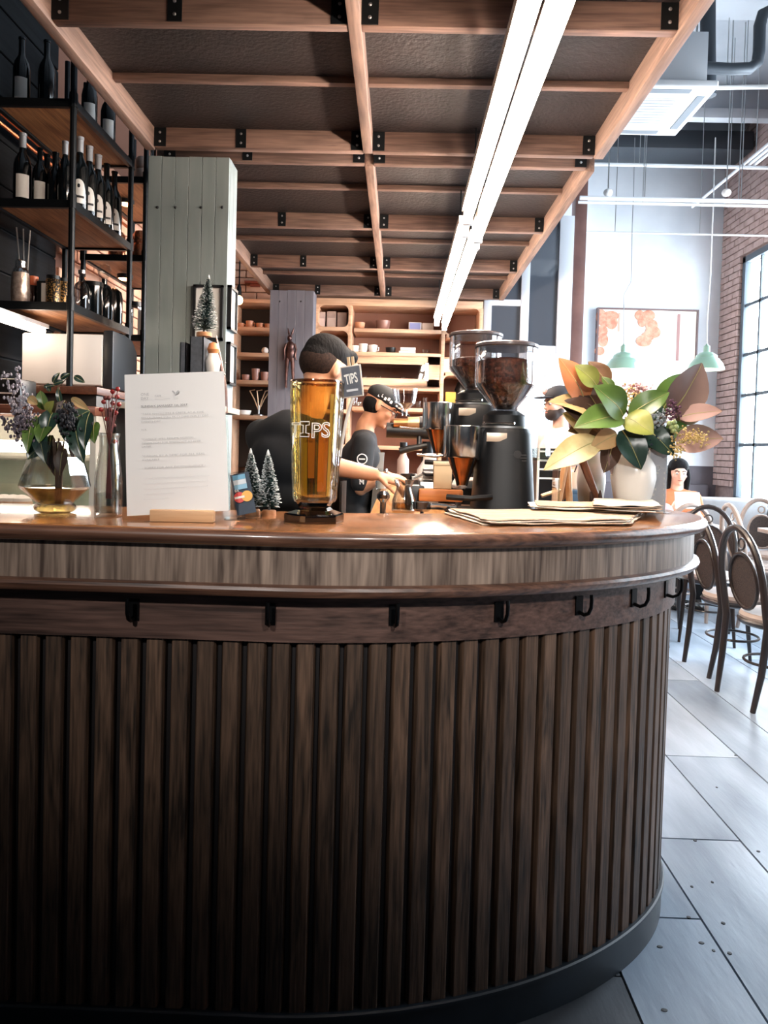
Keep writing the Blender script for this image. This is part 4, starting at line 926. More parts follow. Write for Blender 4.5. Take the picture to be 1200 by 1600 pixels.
# ---- TIPS chalkboard tag standing in the jar
ct = at(550, 596, JY-.01)
cb_ = thing('tips_tag', 'small TIPS chalkboard tag on a peg at the jar rim', 'sign', (ct.x, JY-.01, ZT+.06), 0)
hz = ct.z-ZT-.06
QM = Matrix.Translation((0, 0, hz)) @ Matrix.Rotation(-.25, 4, 'Z') @ Matrix.Rotation(math.radians(-8), 4, 'Y')
def tq(g): return g.xf(QM)
tq(G().bx(-.0245, .0245, -.002, .002, -.036, .036)).build('frame', mat('tag_frame', '#cfc4b8', .6), cb_, bevel=.0015)
bd = tq(G().bx(-.0215, .0215, -.0027, -.002, -.033, .033)).build('board', mat('slate_board', '#5b5f68', .8, 0, '#6d7078', 40), cb_)
g = textmesh('TIPS', .023, .0002, 'CENTER', 0, .0006); g.v = [(v[0]*.72, v[1]*1.35, v[2]) for v in g.v]; g.xf(QM @ Matrix.Translation((.0005, -.003, -.004)) @ Matrix.Rotation(PI/2, 4, 'X') @ Matrix.Rotation(.1, 4, 'Z')); g.build('lettering', mat('paint_white', '#f2efe8'), bd, smooth=False)
g = G().bx(-.014, .013, -.0032, -.0027, -.0225, -.0175); g.xf(QM); g.build('chalk_band', mat('chalk', '#d9dadd', .8), bd)
for x in (-.004, .006): tq(G().bx(x-.003, x+.003, .002, .006, -.01, .056)).build('peg_leg', mat('peg_wood', '#d9b58c', .6), cb_)
G().tube([(.004, .003, hz-.03), (-.012, .006, hz-.09), (-.024, .01, hz-.17)], .0035, 8).build('stick', mat('pale_stick', '#d8d2c8', .4), cb_)
# ---- newspapers / paper menus
M_NEWS = [mat('news_%d' % k, a, .8, 0, b_, 22, (1, 6, 1), .25) for k, (a, b_) in enumerate((('#d9c9b4', '#efe4d6'), ('#b99f86', '#dcc9b4'), ('#e4dacb', '#f1ebe0'), ('#a98d74', '#cbb49c')))]
def sheet_pack(label, pts, z0, nsh, mi, seed):
    """Folded paper sheets: outline on the bar (x,y), nsh leaves with slightly shifted wavy edges."""
    c = Vector((sum(p[0] for p in pts)/4, sum(p[1] for p in pts)/4, z0)); t = thing('folded_paper', label, 'newspaper', c, 0, 'loose papers on the bar'); rr = random.Random(seed)
    for s_ in range(nsh):
        sh = Vector((rr.uniform(-.014, .014), rr.uniform(-.010, .010), 0)); NX, NY = 26, 9; g = G(); vs = []
        for lay in (0, 1):
            for i in range(NX+1):
                for j in range(NY+1):
                    u, v = i/NX, j/NY; p = (Vector((*pts[0], 0))*(1-u)+Vector((*pts[1], 0))*u)*(1-v)+(Vector((*pts[3], 0))*(1-u)+Vector((*pts[2], 0))*u)*v
                    w = .0008*math.sin(u*9+s_*2+v*3)+.0012*mnoise.noise(Vector((u*4, v*4, seed+s_*.3)))+.0022*(abs(v-.5)*2)**6*(s_ > 0)*(.5+.5*math.sin(u*13+s_))
                    e_ = max(abs(u-.5), abs(v-.5))*2; p = p+Vector((.010*mnoise.noise(Vector((u*7, v*5, seed*3+s_))), .008*mnoise.noise(Vector((u*9+5, v*5, seed*3+s_))), 0))*(e_**3); w += .003*max(0, mnoise.noise(Vector((u*3.5, v*2.5, seed*5+s_*.2))))*(s_ == nsh-1)
                    vs.append(p+sh-Vector((c.x, c.y, 0))+Vector((0, 0, .0012+s_*.0034+w+(.0022 if lay else 0))))
        m_ = (NX+1)*(NY+1)
        for i in range(NX):
            for j in range(NY):
                a = i*(NY+1)+j; g.f.append((a, a+1, a+NY+2, a+NY+1)); g.f.append((m_+a, m_+a+NY+1, m_+a+NY+2, m_+a+1))
        ed = [i*(NY+1) for i in range(NX+1)]+[NX*(NY+1)+j for j in range(1, NY+1)]+[i*(NY+1)+NY for i in range(NX-1, -1, -1)]+[j for j in range(NY-1, 0, -1)]
        for k in range(len(ed)): a, b2 = ed[k], ed[(k+1) % len(ed)]; g.f.append((a, b2, m_+b2, m_+a))
        g.v = [tuple(v) for v in vs]; g.m = [0]*len(g.f); g.build('sheet', M_NEWS[(mi+s_) % 4], t, ang=60)
P2 = lambda px, py: tuple(atz(px, py, ZT)[:2])
sheet_pack('cream folded newspaper nearest the bar edge', [P2(760, 822), P2(980, 822), P2(1000, 806), P2(700, 803)], ZT, 4, 0, 1)
sheet_pack('crumpled tan newspaper lying over the cream one', [P2(835, 806), P2(1030, 814), P2(1020, 800), P2(830, 797.5)], ZT+.0175, 3, 1, 2)
sheet_pack('brown newsprint bundle at the right under the menu card', [P2(930, 812), P2(1038, 813), P2(1022, 801), P2(930, 798)], ZT+.0305, 2, 3, 3)
# ---- white vase with magnolia
vx = atz(981, 797, ZT); VY = 2.29
vw = thing('white_vase', 'white glazed bottle-shaped vase on the rounded bar end', 'vase', (vx.x, VY, ZT+.0005))
k_ = VY/FPX
prof = [(22, 0), (24, 2), (30, 25), (34.5, 52), (33, 70), (25, 88), (16, 100), (12.5, 112), (13, 122), (15, 127), (12, 126), (9.5, 112), (5, 95)]
G().lathe([(r*k_, z*k_) for r, z in prof], 36, cap=True).build('body', mat('vase_white', '#f0eee9', .25, 0, '#e6e3dc', 5), vw)
mg = thing('magnolia_bouquet', 'large magnolia bouquet with green and brown leaves in the white vase', 'bouquet', (vx.x, VY, ZT+.24)); MB_ = Vector((vx.x, VY, ZT+.24))
def ml(px0, py0, px1, py1, w, m, dy0=0, dy1=-.04, nrm=(0, -1, .25), **kw):
    leaf('leaf', at(px0, py0, VY+dy0)-MB_, at(px1, py1, VY+dy1)-MB_, w*1.25*k_, nrm, m, mg, **kw)
GB_ = [M_LG, M_LB]; YB = [M_LY, M_LB]; DBr = [M_LD, M_LB]; BR = [M_LB, M_LG]; OR = [M_LO, M_LG]; TN = [M_LT, M_LG]; KB = [M_LK, M_LG]; DU = [M_LP, M_LG]; PK = [M_LPK, M_LG]; CR = [M_LC, M_LT]
for a in ((974, 650, 932, 602, 40, GB_, -.05, -.10, (.2, -1, .35)), (972, 652, 900, 663, 38, GB_, -.05, -.12, (0, -.8, .6)), (978, 652, 1021, 676, 36, YB, -.05, -.10, (.1, -1, .2)), (984, 648, 1046, 611, 30, GB_, -.04, -.06, (-.3, -1, .3)), (972, 672, 1004, 732, 36, DBr, -.05, -.08), (1012, 672, 1054, 710, 34, DBr, -.02, -.05),
          (1048, 645, 1101, 568, 50, DU, .0, -.02, (.2, -1, 0)), (1034, 642, 1068, 583, 40, GB_, .03, .03), (1062, 652, 1128, 640, 24, PK, .0, -.05, (0, -.9, .4)), (1056, 692, 1130, 683, 38, PK, .01, -.04, (0, -.9, .35)),
          (914, 628, 877, 558, 38, OR, .0, -.02, (.3, -1, .1)), (932, 602, 900, 570, 26, YB, -.03, -.04), (950, 602, 921, 564, 26, [M_LB, M_LG], .02, .02), (938, 648, 903, 588, 44, KB, .01, .0), (935, 652, 862, 622, 36, TN, .0, -.06, (0, -.7, .7)), (932, 655, 878, 628, 34, KB, -.01, -.05), (928, 672, 882, 645, 32, TN, .0, -.03), (926, 692, 898, 645, 26, BR, .0, .0),
          (936, 688, 852, 730, 36, CR, -.04, -.10, (0, -.9, .45)), (964, 678, 924, 700, 26, TN, -.04, -.07), (958, 612, 941, 588, 14, GB_, .0, .0), (945, 690, 900, 700, 24, BR, .02, -.02), (958, 690, 945, 738, 26, KB, .0, -.02), (968, 690, 958, 742, 26, [M_LP, M_LB], .01, -.02), (990, 690, 1015, 725, 26, DBr, .0, -.03),
          (1000, 660, 1035, 690, 30, DBr, .02, .0), (940, 640, 925, 680, 30, KB, .02, .01), (960, 625, 945, 655, 34, GB_, .03, .02), (1010, 640, 1040, 655, 26, DBr, .03, .02), (955, 650, 915, 640, 30, DBr, .04, .03), (965, 640, 940, 612, 34, KB, .05, .04), (990, 640, 1020, 618, 30, DBr, .05, .05), (1000, 665, 1045, 640, 30, KB, .06, .06), (985, 680, 960, 715, 28, DBr, .03, .02), (1010, 690, 1040, 720, 28, DBr, .03, .01), (925, 660, 905, 610, 32, BR, .05, .04), (1060, 660, 1090, 625, 34, DU, .04, .05), (940, 660, 890, 672, 30, BR, .02, -.01), (1040, 680, 1075, 665, 26, GB_, .03, .02)):
    ml(*a)
for (px, py) in ((977, 652), (935, 640), (1050, 645), (1000, 660), (960, 610), (1030, 660), (915, 630), (936, 690)):
    q = at(px, py, VY-.03)-MB_
    G().tube([Vector((0, 0, -.04)), Vector((q.x*.2, q.y*.2, q.z*.35)), q], [.004, .0035, .0025], 7).build('stem', M_STEM, mg)
def cluster(name, px, py, spread, r, n, m, seed, Y=VY-.03):
    rr = random.Random(seed); g = G()
    for i in range(n):
        q = at(px+rr.gauss(0, spread[0]), py+rr.gauss(0, spread[1]), Y+rr.gauss(0, .015))-MB_; s_ = r*rr.uniform(.6, 1.2); g.ell(q, (s_, s_, s_), 7, 5)
    o = g.build(name, m, mg); o['kind'] = 'stuff'
cluster('pink_blossom', 995, 606, (11, 3.5), .0045, 90, mat('pink_bloom', '#d8a6ac', .7, 0, '#e8c3c4', 40), 1, VY+.03)
cluster('tan_seed_spray', 985, 622, (11, 9), .0035, 90, mat('tan_seed', '#b99a64', .7, 0, '#d4b982', 40), 2, VY)
cluster('blue_berries', 1028, 655, (10, 8), .0045, 70, mat('blue_berry', '#93a0ab', .5, 0, '#b7c0c6', 30), 3)
cluster('purple_blossom', 1050, 643, (7, 9), .004, 60, mat('purple_bloom', '#5d3a52', .7), 4)
cluster('dark_buds', 1000, 690, (12, 8), .004, 50, mat('navy_bud', '#27333f', .6), 5)
cluster('gold_seed_spray', 1084, 682, (13, 7), .0032, 160, mat('gold_seed', '#b59a5a', .7, 0, '#d8c48a', 40), 6, VY-.05)
cluster('gold_seed_spray', 1058, 700, (5, 10), .0032, 70, MATS['gold_seed'], 7, VY-.05)
for k, (px, py) in enumerate(((1046, 662), (1053, 660), (1049, 668), (1056, 667), (1052, 673))):
    q = at(px, py, VY-.06)-MB_; G().ell(q, (.0085, .0085, .0085), 12, 8).build('green_berry', mat('green_berry', '#8fa06a', .4), mg)
# second pale jar behind the vase, brown stalks
p = atz(934, 795, ZT); t = thing('marbled_jar', 'pale marbled jar half hidden behind the white vase', 'vase', (p.x, 2.44, ZT+.0005))
G().lathe([(.03, 0), (.04, .02), (.046, .08), (.042, .14), (.03, .18), (.026, .2), (.03, .21)], 28).build('body', mat('marbled', '#c4b3b0', .3, 0, '#8f9288', 9), t)
t = thing('dried_stalks', 'bent brown dried stalks with dark pods in front of the marbled jar', 'stalks', (atz(936, 797, ZT).x, 2.33, ZT))
o_ = Vector(t.location)
for (pts, r) in (([(905, 708), (918, 745), (934, 785), (937, 797)], [.012, .009, .006, .004]), ([(912, 712), (924, 748), (938, 788), (938, 797)], [.004, .006, .006, .004])):
    G().tube([at(a, b_, 2.33)-o_ for a, b_ in pts], r, 8).build('stalk', mat('dry_stalk', '#7a4a30', .5, 0, '#4d2c1e', 10), t)
for (a, b_, c_, d_) in ((928, 798, 923, 768), (938, 798, 938, 766)):
    p, q = at(a, b_, 2.325)-o_, at(c_, d_, 2.325)-o_; G().tube([p, p.lerp(q, .5), q], [.006, .009, .003], 8).build('pod', M_LK, t)
# menu card in acrylic
p = atz(1021, 800, ZT); t = thing('menu_card', 'upright grey menu card with white lettering in a clear holder', 'menu', (p.x, 2.26, ZT+.0005), .3)
w_, h_ = 31*2.26/FPX*1.05, 100*2.26/FPX
G().bx(-w_/2-.002, w_/2+.002, -.002, .005, 0, h_).build('holder', M_CLEAR, t); G().bx(-w_/2-.002, w_/2+.002, -.03, .03, 0, .002).build('foot', M_CLEAR, t)
cd = G().bx(-w_/2+.004, w_/2, 0, .002, .003, h_-.004).build('card', mat('menu_slate', '#c3c7d2', .6, 0, '#d3d7df', 20), t)
G().bx(-w_/2-.002, -w_/2+.004, -.001, .003, 0, h_).build('white_edge', M_WHITE, t)
g = textmesh('W', .012, .0002); g.xf(Matrix.Translation((-.004, -.0008, h_-.024)) @ Matrix.Rotation(PI/2, 4, 'X')); g.build('lettering', M_WHITE, cd)
g = G().tube([(.008*math.cos(q), -.0008, h_*.69+.008*math.sin(q)) for q in [2*PI*k/16 for k in range(16)]], .0008, 5, closed=True); g.build('ring_mark', M_WHITE, cd)
for k, l_ in enumerate((.026, .012, .017, .02, .014, .011)):
    z = h_*(.6-.085*k); G().bx(-w_/2+.009, -w_/2+.009+l_, -.0008, 0, z, z+.006).build('text_line', M_WHITE, cd); G().bx(w_/2-.010, w_/2-.006, -.0008, 0, z, z+.006).build('price_mark', M_WHITE, cd)
for x0_, x1_ in ((-w_/2+.008, -.010), (.010, w_/2-.006)): G().bx(x0_, x1_, -.0008, 0, h_*.69, h_*.69+.001).build('rule', M_WHITE, cd)
# ---- books and small tree on the till cabinet behind the sign
t = thing('till_cabinet', 'slim dark till cabinet behind the paper sign', 'cabinet', (-.79, 2.55, 0)); G().bx(-.15, .15, -.12, .16, 0, 1.43).build('body', M_BLACK, t, bevel=.004); G().bx(-.16, .20, -.13, .17, 1.43, 1.45).build('top', mat('pale_top', '#c9c3b8', .5), t, bevel=.002)
M_BOOK = mat('slate_cloth', '#3c434c', .7, 0, '#48505a', 60); M_PAGE = mat('page_edge', '#c9b8a4', .8)
for k, (px, w, h, py) in enumerate(((291, .02, .205, 535), (312, .045, .225, 526))):
    p = at(px, 560, 2.5); t = thing('book', ('thin', 'thick')[k]+' upright slate-grey book under the small tree', 'book', (p.x, 2.46, 1.4505), 0, 'upright books'); zt_ = at(px, py, 2.46).z-1.4505
    G().bx(-w/2, w/2, 0, .004, 0, zt_).build('cover', M_BOOK, t); G().bx(-w/2, -w/2+.003, 0, .15, 0, zt_).build('cover', M_BOOK, t); G().bx(w/2-.003, w/2, 0, .15, 0, zt_).build('cover', M_BOOK, t); G().bx(-w/2+.003, w/2-.003, .004, .147, .003, zt_-.004).build('pages', M_PAGE, t)
p = at(318, 526, 2.5); brush_tree('snowy brush tree standing on the upright books', (p.x+.002, 2.5, p.z), .205, .047, 5, (.012, 0))
p = at(333, 560, 2.5); t = thing('ornament', 'small white and orange ornament beside the upright books', 'ornament', (p.x, 2.5, 1.4505)); G().lathe([(.02, 0), (.024, .03), (.012, .08), (.02, .11), (.026, .15), (.015, .178), (.002, .18)], 16).build('body', M_CERAM, t); G().lathe([(.016, .176), (.021, .19), (.014, .21), (.002, .215)], 14).build('cap', mat('orange_cap', '#c98152', .5), t)
t = thing('curved_board', 'tall curved brown wooden board leaning by the column', 'board', (at(352, 640, 2.52).x, 2.52, 1.4505)); o_ = Vector(t.location)
G().tube([at(352, 646, 2.52)-o_, at(352, 610, 2.52)-o_, at(345, 565, 2.52)-o_, at(338, 525, 2.52)-o_], [.022, .02, .014, .006], 10, flat=.35).build('board', oak('brown_board', '#4d2a1c', '#7a4a33', 'Z', .35, .8), t)
for (px, py) in ((351, 585), (352, 567)): p = at(px, py, 2.50)-o_; G().ell(p, (.003, .003, .003), 8, 6).build('rivet', M_BRUSH, t)
# ================================================================ WORKTOP AND MACHINES
WT = 1.105
wt = thing('worktop', 'pale wooden barista worktop behind the bar', 'worktop', (0, 0, 0))
G().prism([(-.09, 2.16), (.40, 2.16), (.40, 4.7), (-.09, 4.7)], WT-.035, WT).build('board', oak('worktop_wood', '#9a6438', '#c8935e', 'Y', .4, .6, .1, 0), wt, bevel=.003)
for (x, y) in ((-.06, 2.2), (.37, 2.2), (-.06, 4.65), (.37, 4.65), (-.06, 3.4), (.37, 3.4)): G().bx(x-.025, x+.025, y-.025, y+.025, 0, WT-.035).build('leg', M_STEEL, wt)
M_BEAN = mat('coffee_beans', '#3a1d14', .45, 0, '#6b3a28', 70, bump=1.0, bscale=110, contrast=(.4, .6))
M_GRB = mat('grinder_black', '#06090d', .45, 0, spec=.3)
M_HOP = glass('hopper_acrylic', (.93, .92, .92), .05)
def grinder(label, x, y, rz, beans=True, up=.02):
    t = thing('coffee_grinder', label, 'grinder', (x, y, WT+up), rz, 'coffee grinders')
    for fx in (-.07, .07):
        for fy in (-.09, .09): G().lathe([(.014, -.0195), (.014, .002)], 12, (fx, fy, 0)).build('foot', M_BLACK, t)
    def loft(secs, n=28):
        g = G(); vs = []
        for (sx, sy, z, cy, e) in secs:
            for k in range(n):
                a = 2*PI*k/n; c, s_ = math.cos(a), math.sin(a); vs.append((sx*math.copysign(abs(c)**e, c), cy+sy*math.copysign(abs(s_)**e, s_), z))
        m = len(secs); return g.add(vs, [(i*n+k, i*n+(k+1) % n, (i+1)*n+(k+1) % n, (i+1)*n+k) for i in range(m-1) for k in range(n)]+[tuple(range(n))[::-1], tuple((m-1)*n+k for k in range(n))])
    loft([(.088, .12, 0, 0, .55), (.10, .13, .012, 0, .55), (.097, .125, .05, 0, .6), (.088, .10, .2, 0, .6), (.084, .095, .255, 0, .6), (.076, .088, .272, 0, .65)]).build('body', M_GRB, t, ang=40)
    loft([(.078, .09, .272, 0, .7), (.078, .09, .279, 0, .7)]).build('top_plate', M_BRUSH, t)
    loft([(.07, .07, .279, .01, .75), (.068, .068, .315, .01, .8), (.045, .045, .33, .01, .9)]).build('collar', M_GRB, t)
    G().tube([(-.075, -.03, .288), (.02, -.085, .288)], .004, 8).build('adjust_lever', M_CHROME, t)
    G().bx(-.068, -.004, -.0962, -.094, .228, .256).build('badge', mat('badge_silver', '#cfc0ae', .35, .4), t, bevel=.001)
    G().lathe([(.012, 0), (.012, .003)], 16).xf(Matrix.Translation((.03, -.10, .19)) @ Matrix.Rotation(PI/2, 4, 'X')).build('grille', M_BLACK, t)
    for k in range(3): G().bx(.0, .06, -.1015, -.099, .186-.009*k, .190-.009*k).build('vent_line', M_BLACK, t)
    # hopper: cone into drum with lid
    hp = [(.030, .325), (.034, .335), (.098, .41), (.100, .42), (.100, .535), (.097, .535), (.097, .42), (.094, .412), (.03, .337)]
    G().lathe(hp, 32, (0, .01, 0), cap=False).build('hopper', M_HOP, t)
    G().lathe([(.101, .533), (.104, .537), (.104, .545), (.098, .549), (.002, .552)], 32, (0, .01, 0)).build('lid', mat('smoke_lid', '#4c4648', .25), t)
    hb = .50 if beans else .455
    G().lathe([(.004, .335), (.029, .338), (.0925, .413), (.0955, .422), (.0955, hb-.01), (.06, hb), (.002, hb+.004)], 30, (0, .01, 0)).build('beans', M_BEAN, t, ang=80)
    # chrome doser with cone on the left
    dx, dy = -.135, -.03
    ds = G().lathe([(.062, .175), (.064, .18), (.064, .275), (.060, .277), (.002, .278)], 28, (dx, dy, 0)).build('doser', M_CHROME, t)
    G().lathe([(.05, .174), (.016, .085), (.013, .085), (.0135, .09)], 20, (dx, dy, 0), cap=False).build('doser_cone', mat('copper_cone', '#a5673c', .25, .9), ds)
    G().bx(dx+.03, -.06, dy-.03, dy+.04, .17, .27).build('doser_neck', M_GRB, t)
    for a in (.8, 2.3, 3.9, 5.4): G().tube([(dx+.055*math.cos(a), dy+.055*math.sin(a), .18), (dx+.02*math.cos(a), dy+.02*math.sin(a), .085)], .004, 6).build('doser_stay', M_GRB, ds)
    lv = G().tube([(dx-.06, dy, .178), (dx-.09, dy-.01, .175), (dx-.15, dy-.02, .18)], .004, 8).build('dose_lever', M_CHROME, t)
    G().tube([(-.05, -.12, .055), (-.12, -.15, .05), (-.19, -.13, .052)], .009, 8).build('portafilter_fork', M_GRB, t)
    G().bx(-.19, -.06, -.14, .06, 0, .012).build('grounds_tray', M_GRB, t, bevel=.004)
    return t
grinder('near black coffee grinder with a full hopper of beans', .343, 2.43, .0)
grinder('far black coffee grinder with a half-filled hopper', .285, 2.86, .02, False, .12)
t = thing('riser', 'steel riser box lifting the far coffee grinder', 'riser', (.25, 2.86, WT+.0005)); G().bx(-.17, .14, -.15, .14, 0, .1).build('box', M_BRUSH, t, bevel=.004); G().bx(-.1, .07, -.152, -.15, .02, .08).build('drawer_front', M_STEEL, t)
# third machine: clear funnel hopper, brass barrel and black lever
Y3 = 3.55
p = at(640, 650, Y3); t = thing('lever_machine', 'brass and black lever machine with a clear funnel on top', 'machine', (p.x+.02, Y3, WT+.0005)); o_ = Vector(t.location)
def w3(px, py, dy=0): return at(px, py, Y3+dy)-o_
G().lathe([(.07, 0), (.07, .012), (.03, .02), (.026, w3(665, 690).z)], 20, (w3(668, 700).x, 0, 0)).build('stand', M_GRB, t)
G().tube([w3(604, 672), w3(690, 676)], .036, 16).build('barrel', M_BLACK, t)
G().tube([w3(615, 661, -.03), w3(637, 661, -.03)], .022, 16).build('brass_sleeve', mat('brass', '#b98a5c', .3, .9), t)
G().tube([w3(637, 661, -.03), w3(655, 661, -.03)], .030, 16).build('brass_drum', mat('brass_pale', '#cfa77c', .3, .7), t)
G().tube([w3(655, 661, -.03), w3(663, 661, -.03)], .032, 16).build('black_cap', M_BLACK, t)
G().tube([w3(624, 705, -.05), w3(640, 701, -.05), w3(667, 696, -.05)], [.016, .016, .011], 12).build('lever_handle', M_BLACK, t)
G().tube([w3(655, 697, -.04), w3(655, 672, 0)], .012, 10).build('lever_arm', M_GRB, t)
hx = w3(632, 650); G().lathe([(.012, hx.z), (.014, hx.z+.03), (.05, hx.z+.06), (.062, hx.z+.13), (.060, hx.z+.13), (.048, hx.z+.062), (.012, hx.z+.034)], 24, (hx.x, 0, 0), cap=False).build('funnel', M_HOP, t)
# ---- bits and pieces on the worktop
def onwork(px, Y): return at(px, 700, Y).x
t = thing('milk_pitcher', 'white milk pitcher on the worktop beside the cream box', 'pitcher', (onwork(680, 3.0), 3.0, WT+.0005)); G().lathe([(.045, 0), (.05, .01), (.055, .06), (.045, .11), (.048, .14), (.045, .14), (.04, .11), (.048, .02), (.002, .015)], 24, cap=False).build('body', M_CERAM, t); G().tube([(-.045, 0, .12), (-.085, 0, .1), (-.08, 0, .05), (-.05, 0, .03)], .007, 8).build('handle', M_CERAM, t)
t = thing('milk_pitcher', 'second white pitcher behind, near the brass machine', 'pitcher', (onwork(672, 3.25), 3.25, WT+.0005)); G().lathe([(.045, 0), (.055, .02), (.055, .13), (.03, .17), (.028, .2), (.002, .202)], 24).build('body', M_CERAM, t); G().tube([(.05, 0, .15), (.09, 0, .12), (.055, 0, .05)], .007, 8).build('handle', M_CERAM, t)
xx = onwork(692, 2.72); t = thing('filter_box', 'cream square filter box on the wooden block', 'box', (xx, 2.72, WT+.0765)); G().bx(-.032, .034, -.03, .03, 0, .095).build('body', mat('cream_box', '#d9c4a0', .6), t, bevel=.003); G().bx(-.034, .036, -.032, .032, .085, .1).build('lid', mat('cream_lid', '#e6d6b8', .6), t, bevel=.002)
t = thing('wood_block', 'thick orange-brown wooden block carrying the filter box', 'block', (xx-.01, 2.72, WT+.0005)); G().bx(-.075, .085, -.05, .05, .03, .075).build('top', oak('block_wood', '#a5602f', '#c9824a', 'X', .4, .7), t, bevel=.006)
for x in (-.06, .07): G().bx(x-.01, x+.01, -.04, .04, 0, .03).build('foot', M_BLACK, t)
t = thing('folded_cloth', 'crumpled white cloth beside the filter box', 'cloth', (xx+.065, 2.71, WT+.0765)); g = G(); g.ell((0, 0, .018), (.03, .026, .018), 18, 10); g.v = [(x+.004*math.sin(y*300), y, max(0, z+.006*math.sin(x*260+y*190))) for x, y, z in g.v]; g.build('cloth', M_WHITE, t)
t = thing('tamper', 'chrome tamper standing at the bar edge', 'tamper', (onwork(601, 2.22), 2.22, WT+.0005)); G().lathe([(.02, 0), (.02, .012), (.009, .02), (.009, .055), (.019, .066), (.02, .078), (.012, .088), (.002, .09)], 24).build('handle', M_CHROME, t); G().lathe([(.021, 0), (.021, .008)], 24).build('base', M_BRUSH, t)
xg = onwork(633, 2.55)
t = thing('glass_server', 'clear glass coffee server with stacked rims', 'server', (xg, 2.55, WT+.0005)); G().lathe([(.038, .0), (.042, .005), (.040, .04), (.028, .075), (.026, .085), (.036, .11), (.034, .11), (.024, .085), (.037, .04), (.039, .008), (.002, .006)], 26, cap=False).build('body', M_CLEAR, t); G().lathe([(.002, .01), (.036, .011), (.035, .03), (.002, .031)], 20, cap=False).build('coffee', glass('weak_coffee', (.75, .55, .3), .08), t); G().tube([(-.03, 0, .095), (-.06, 0, .08), (-.055, 0, .03), (-.038, 0, .02)], .004, 8).build('handle', M_CLEAR, t)
t = thing('drip_tray', 'flat wooden tray with dark rim at the bar edge', 'tray', (onwork(633, 2.3), 2.3, WT+.0005)); G().bx(-.055, .06, -.05, .05, .0, .012).build('base', oak('tray_wood', '#7a4a2c', '#a36c45', 'X', .4, .7), t, bevel=.003); G().bx(-.055, .06, -.05, -.044, .012, .02).build('lip', M_STEEL, t)
t = thing('portafilter', 'chrome portafilter with long handle lying on the worktop', 'portafilter', (onwork(662, 2.36), 2.36, WT+.02)); G().lathe([(.022, 0), (.03, .008), (.03, .03), (.027, .03), (.026, .01), (.002, .008)], 22, cap=False).build('basket', M_CHROME, t); G().tube([(.028, 0, .02), (.05, -.005, .022), (.11, -.02, .016)], [.008, .007, .009], 10).build('handle', M_CHROME, t); G().tube([(0, -.012, .002), (0, -.02, -.012), (0, -.018, -.0195)], .006, 8).build('spout', M_CHROME, t)
t = thing('knock_box', 'small black knock box near the server', 'box', (onwork(652, 2.72), 2.74, WT+.0005)); G().bx(-.04, .03, -.04, .04, 0, .085).build('body', M_BLACK, t, bevel=.006); G().tube([(-.035, 0, .075), (.025, 0, .075)], .006, 8).build('bar', M_BRUSH, t)
t = thing('steel_pan', 'small steel pitcher beside the server', 'pitcher', (onwork(647, 2.9), 2.93, WT+.0005)); G().lathe([(.035, 0), (.038, .01), (.03, .08), (.032, .095), (.029, .095), (.035, .012), (.002, .01)], 22, cap=False).build('body', M_CHROME, t); G().tube([(.03, 0, .085), (.06, 0, .075), (.05, 0, .03), (.036, 0, .025)], .004, 8).build('handle', M_CHROME, t)
t = thing('milk_glass', 'short glass of milk by the far barista hand', 'glass', (at(596, 745, 3.9).x, 3.9, WT+.0005)); G().lathe([(.03, 0), (.034, .11), (.032, .11), (.028, .006), (.002, .005)], 22, cap=False).build('glass', M_CLEAR, t); G().lathe([(.002, .006), (.0275, .0065), (.0295, .055), (.002, .0555)], 20, cap=False).build('milk', M_CERAM, t)
for k, (px, Y) in enumerate(((640, 4.45), (650, 4.5), (662, 4.42))): cup(('dark cup left on the far worktop', 'dark cup in the middle of the far worktop', 'white cup right on the far worktop')[k], px, WT+.0005, Y=Y, r=.04, h=.07, m=(M_BLACK, M_BLACK, M_CERAM)[k], group='cups on the far worktop')
t = thing('syrup_bottle', 'clear bottle with black cap hung behind the barista', 'bottle', (at(621, 690, 5.0).x+.04, 4.64, WT+.0005)); G().lathe([(.035, 0), (.037, .01), (.037, .15), (.02, .18), (.018, .2)], 20).build('body', mat('cloudy_bottle', '#b9aaa4', .3), t); G().lathe([(.024, .2), (.024, .26), (.002, .262)], 16).build('cap', M_BLACK, t)
# red-brown tiled strip and rail at the back counter
t = thing('back_counter', 'low back counter with terracotta tiles and wooden rail', 'counter', (0, 6.75, 0)); G().bx(-.8, .72, -.1, .24, 0, 1.05).build('body', M_SHRED, t); G().bx(-.82, .74, -.13, .24, 1.05, 1.09).build('top', M_MAPLE, t, bevel=.003)
# upturned tumbler and clear tray right of the grinders
p = at(838, 690, 2.75); t = thing('tumbler_stack', 'upturned faceted tumbler standing right of the grinders', 'tumbler', (p.x-.005, 2.62, WT+.2)); zb = WT+.2
G().lathe([(.034, .0), (.03, .09), (.027, .09), (.031, .0)], 10, cap=False).build('glass', M_CLEAR, t, smooth=False)
t = thing('glass_rack', 'clear acrylic rack under the upturned tumbler', 'rack', (p.x-.005, 2.62, WT+.0005)); G().bx(-.05, .06, -.05, .05, .19, .198).build('shelf', glass('green_acrylic', (.8, .87, .83), .1), t)
for x in (-.045, .055): G().bx(x-.003, x+.003, -.05, .05, 0, .19).build('side', glass('green_acrylic', (.8, .87, .83), .1), t)
G().prism([(.36, 2.5), (.5, 2.5), (.5, 2.8), (.36, 2.8)], WT-.03, WT).build('side_board', MATS['worktop_wood'], wt)
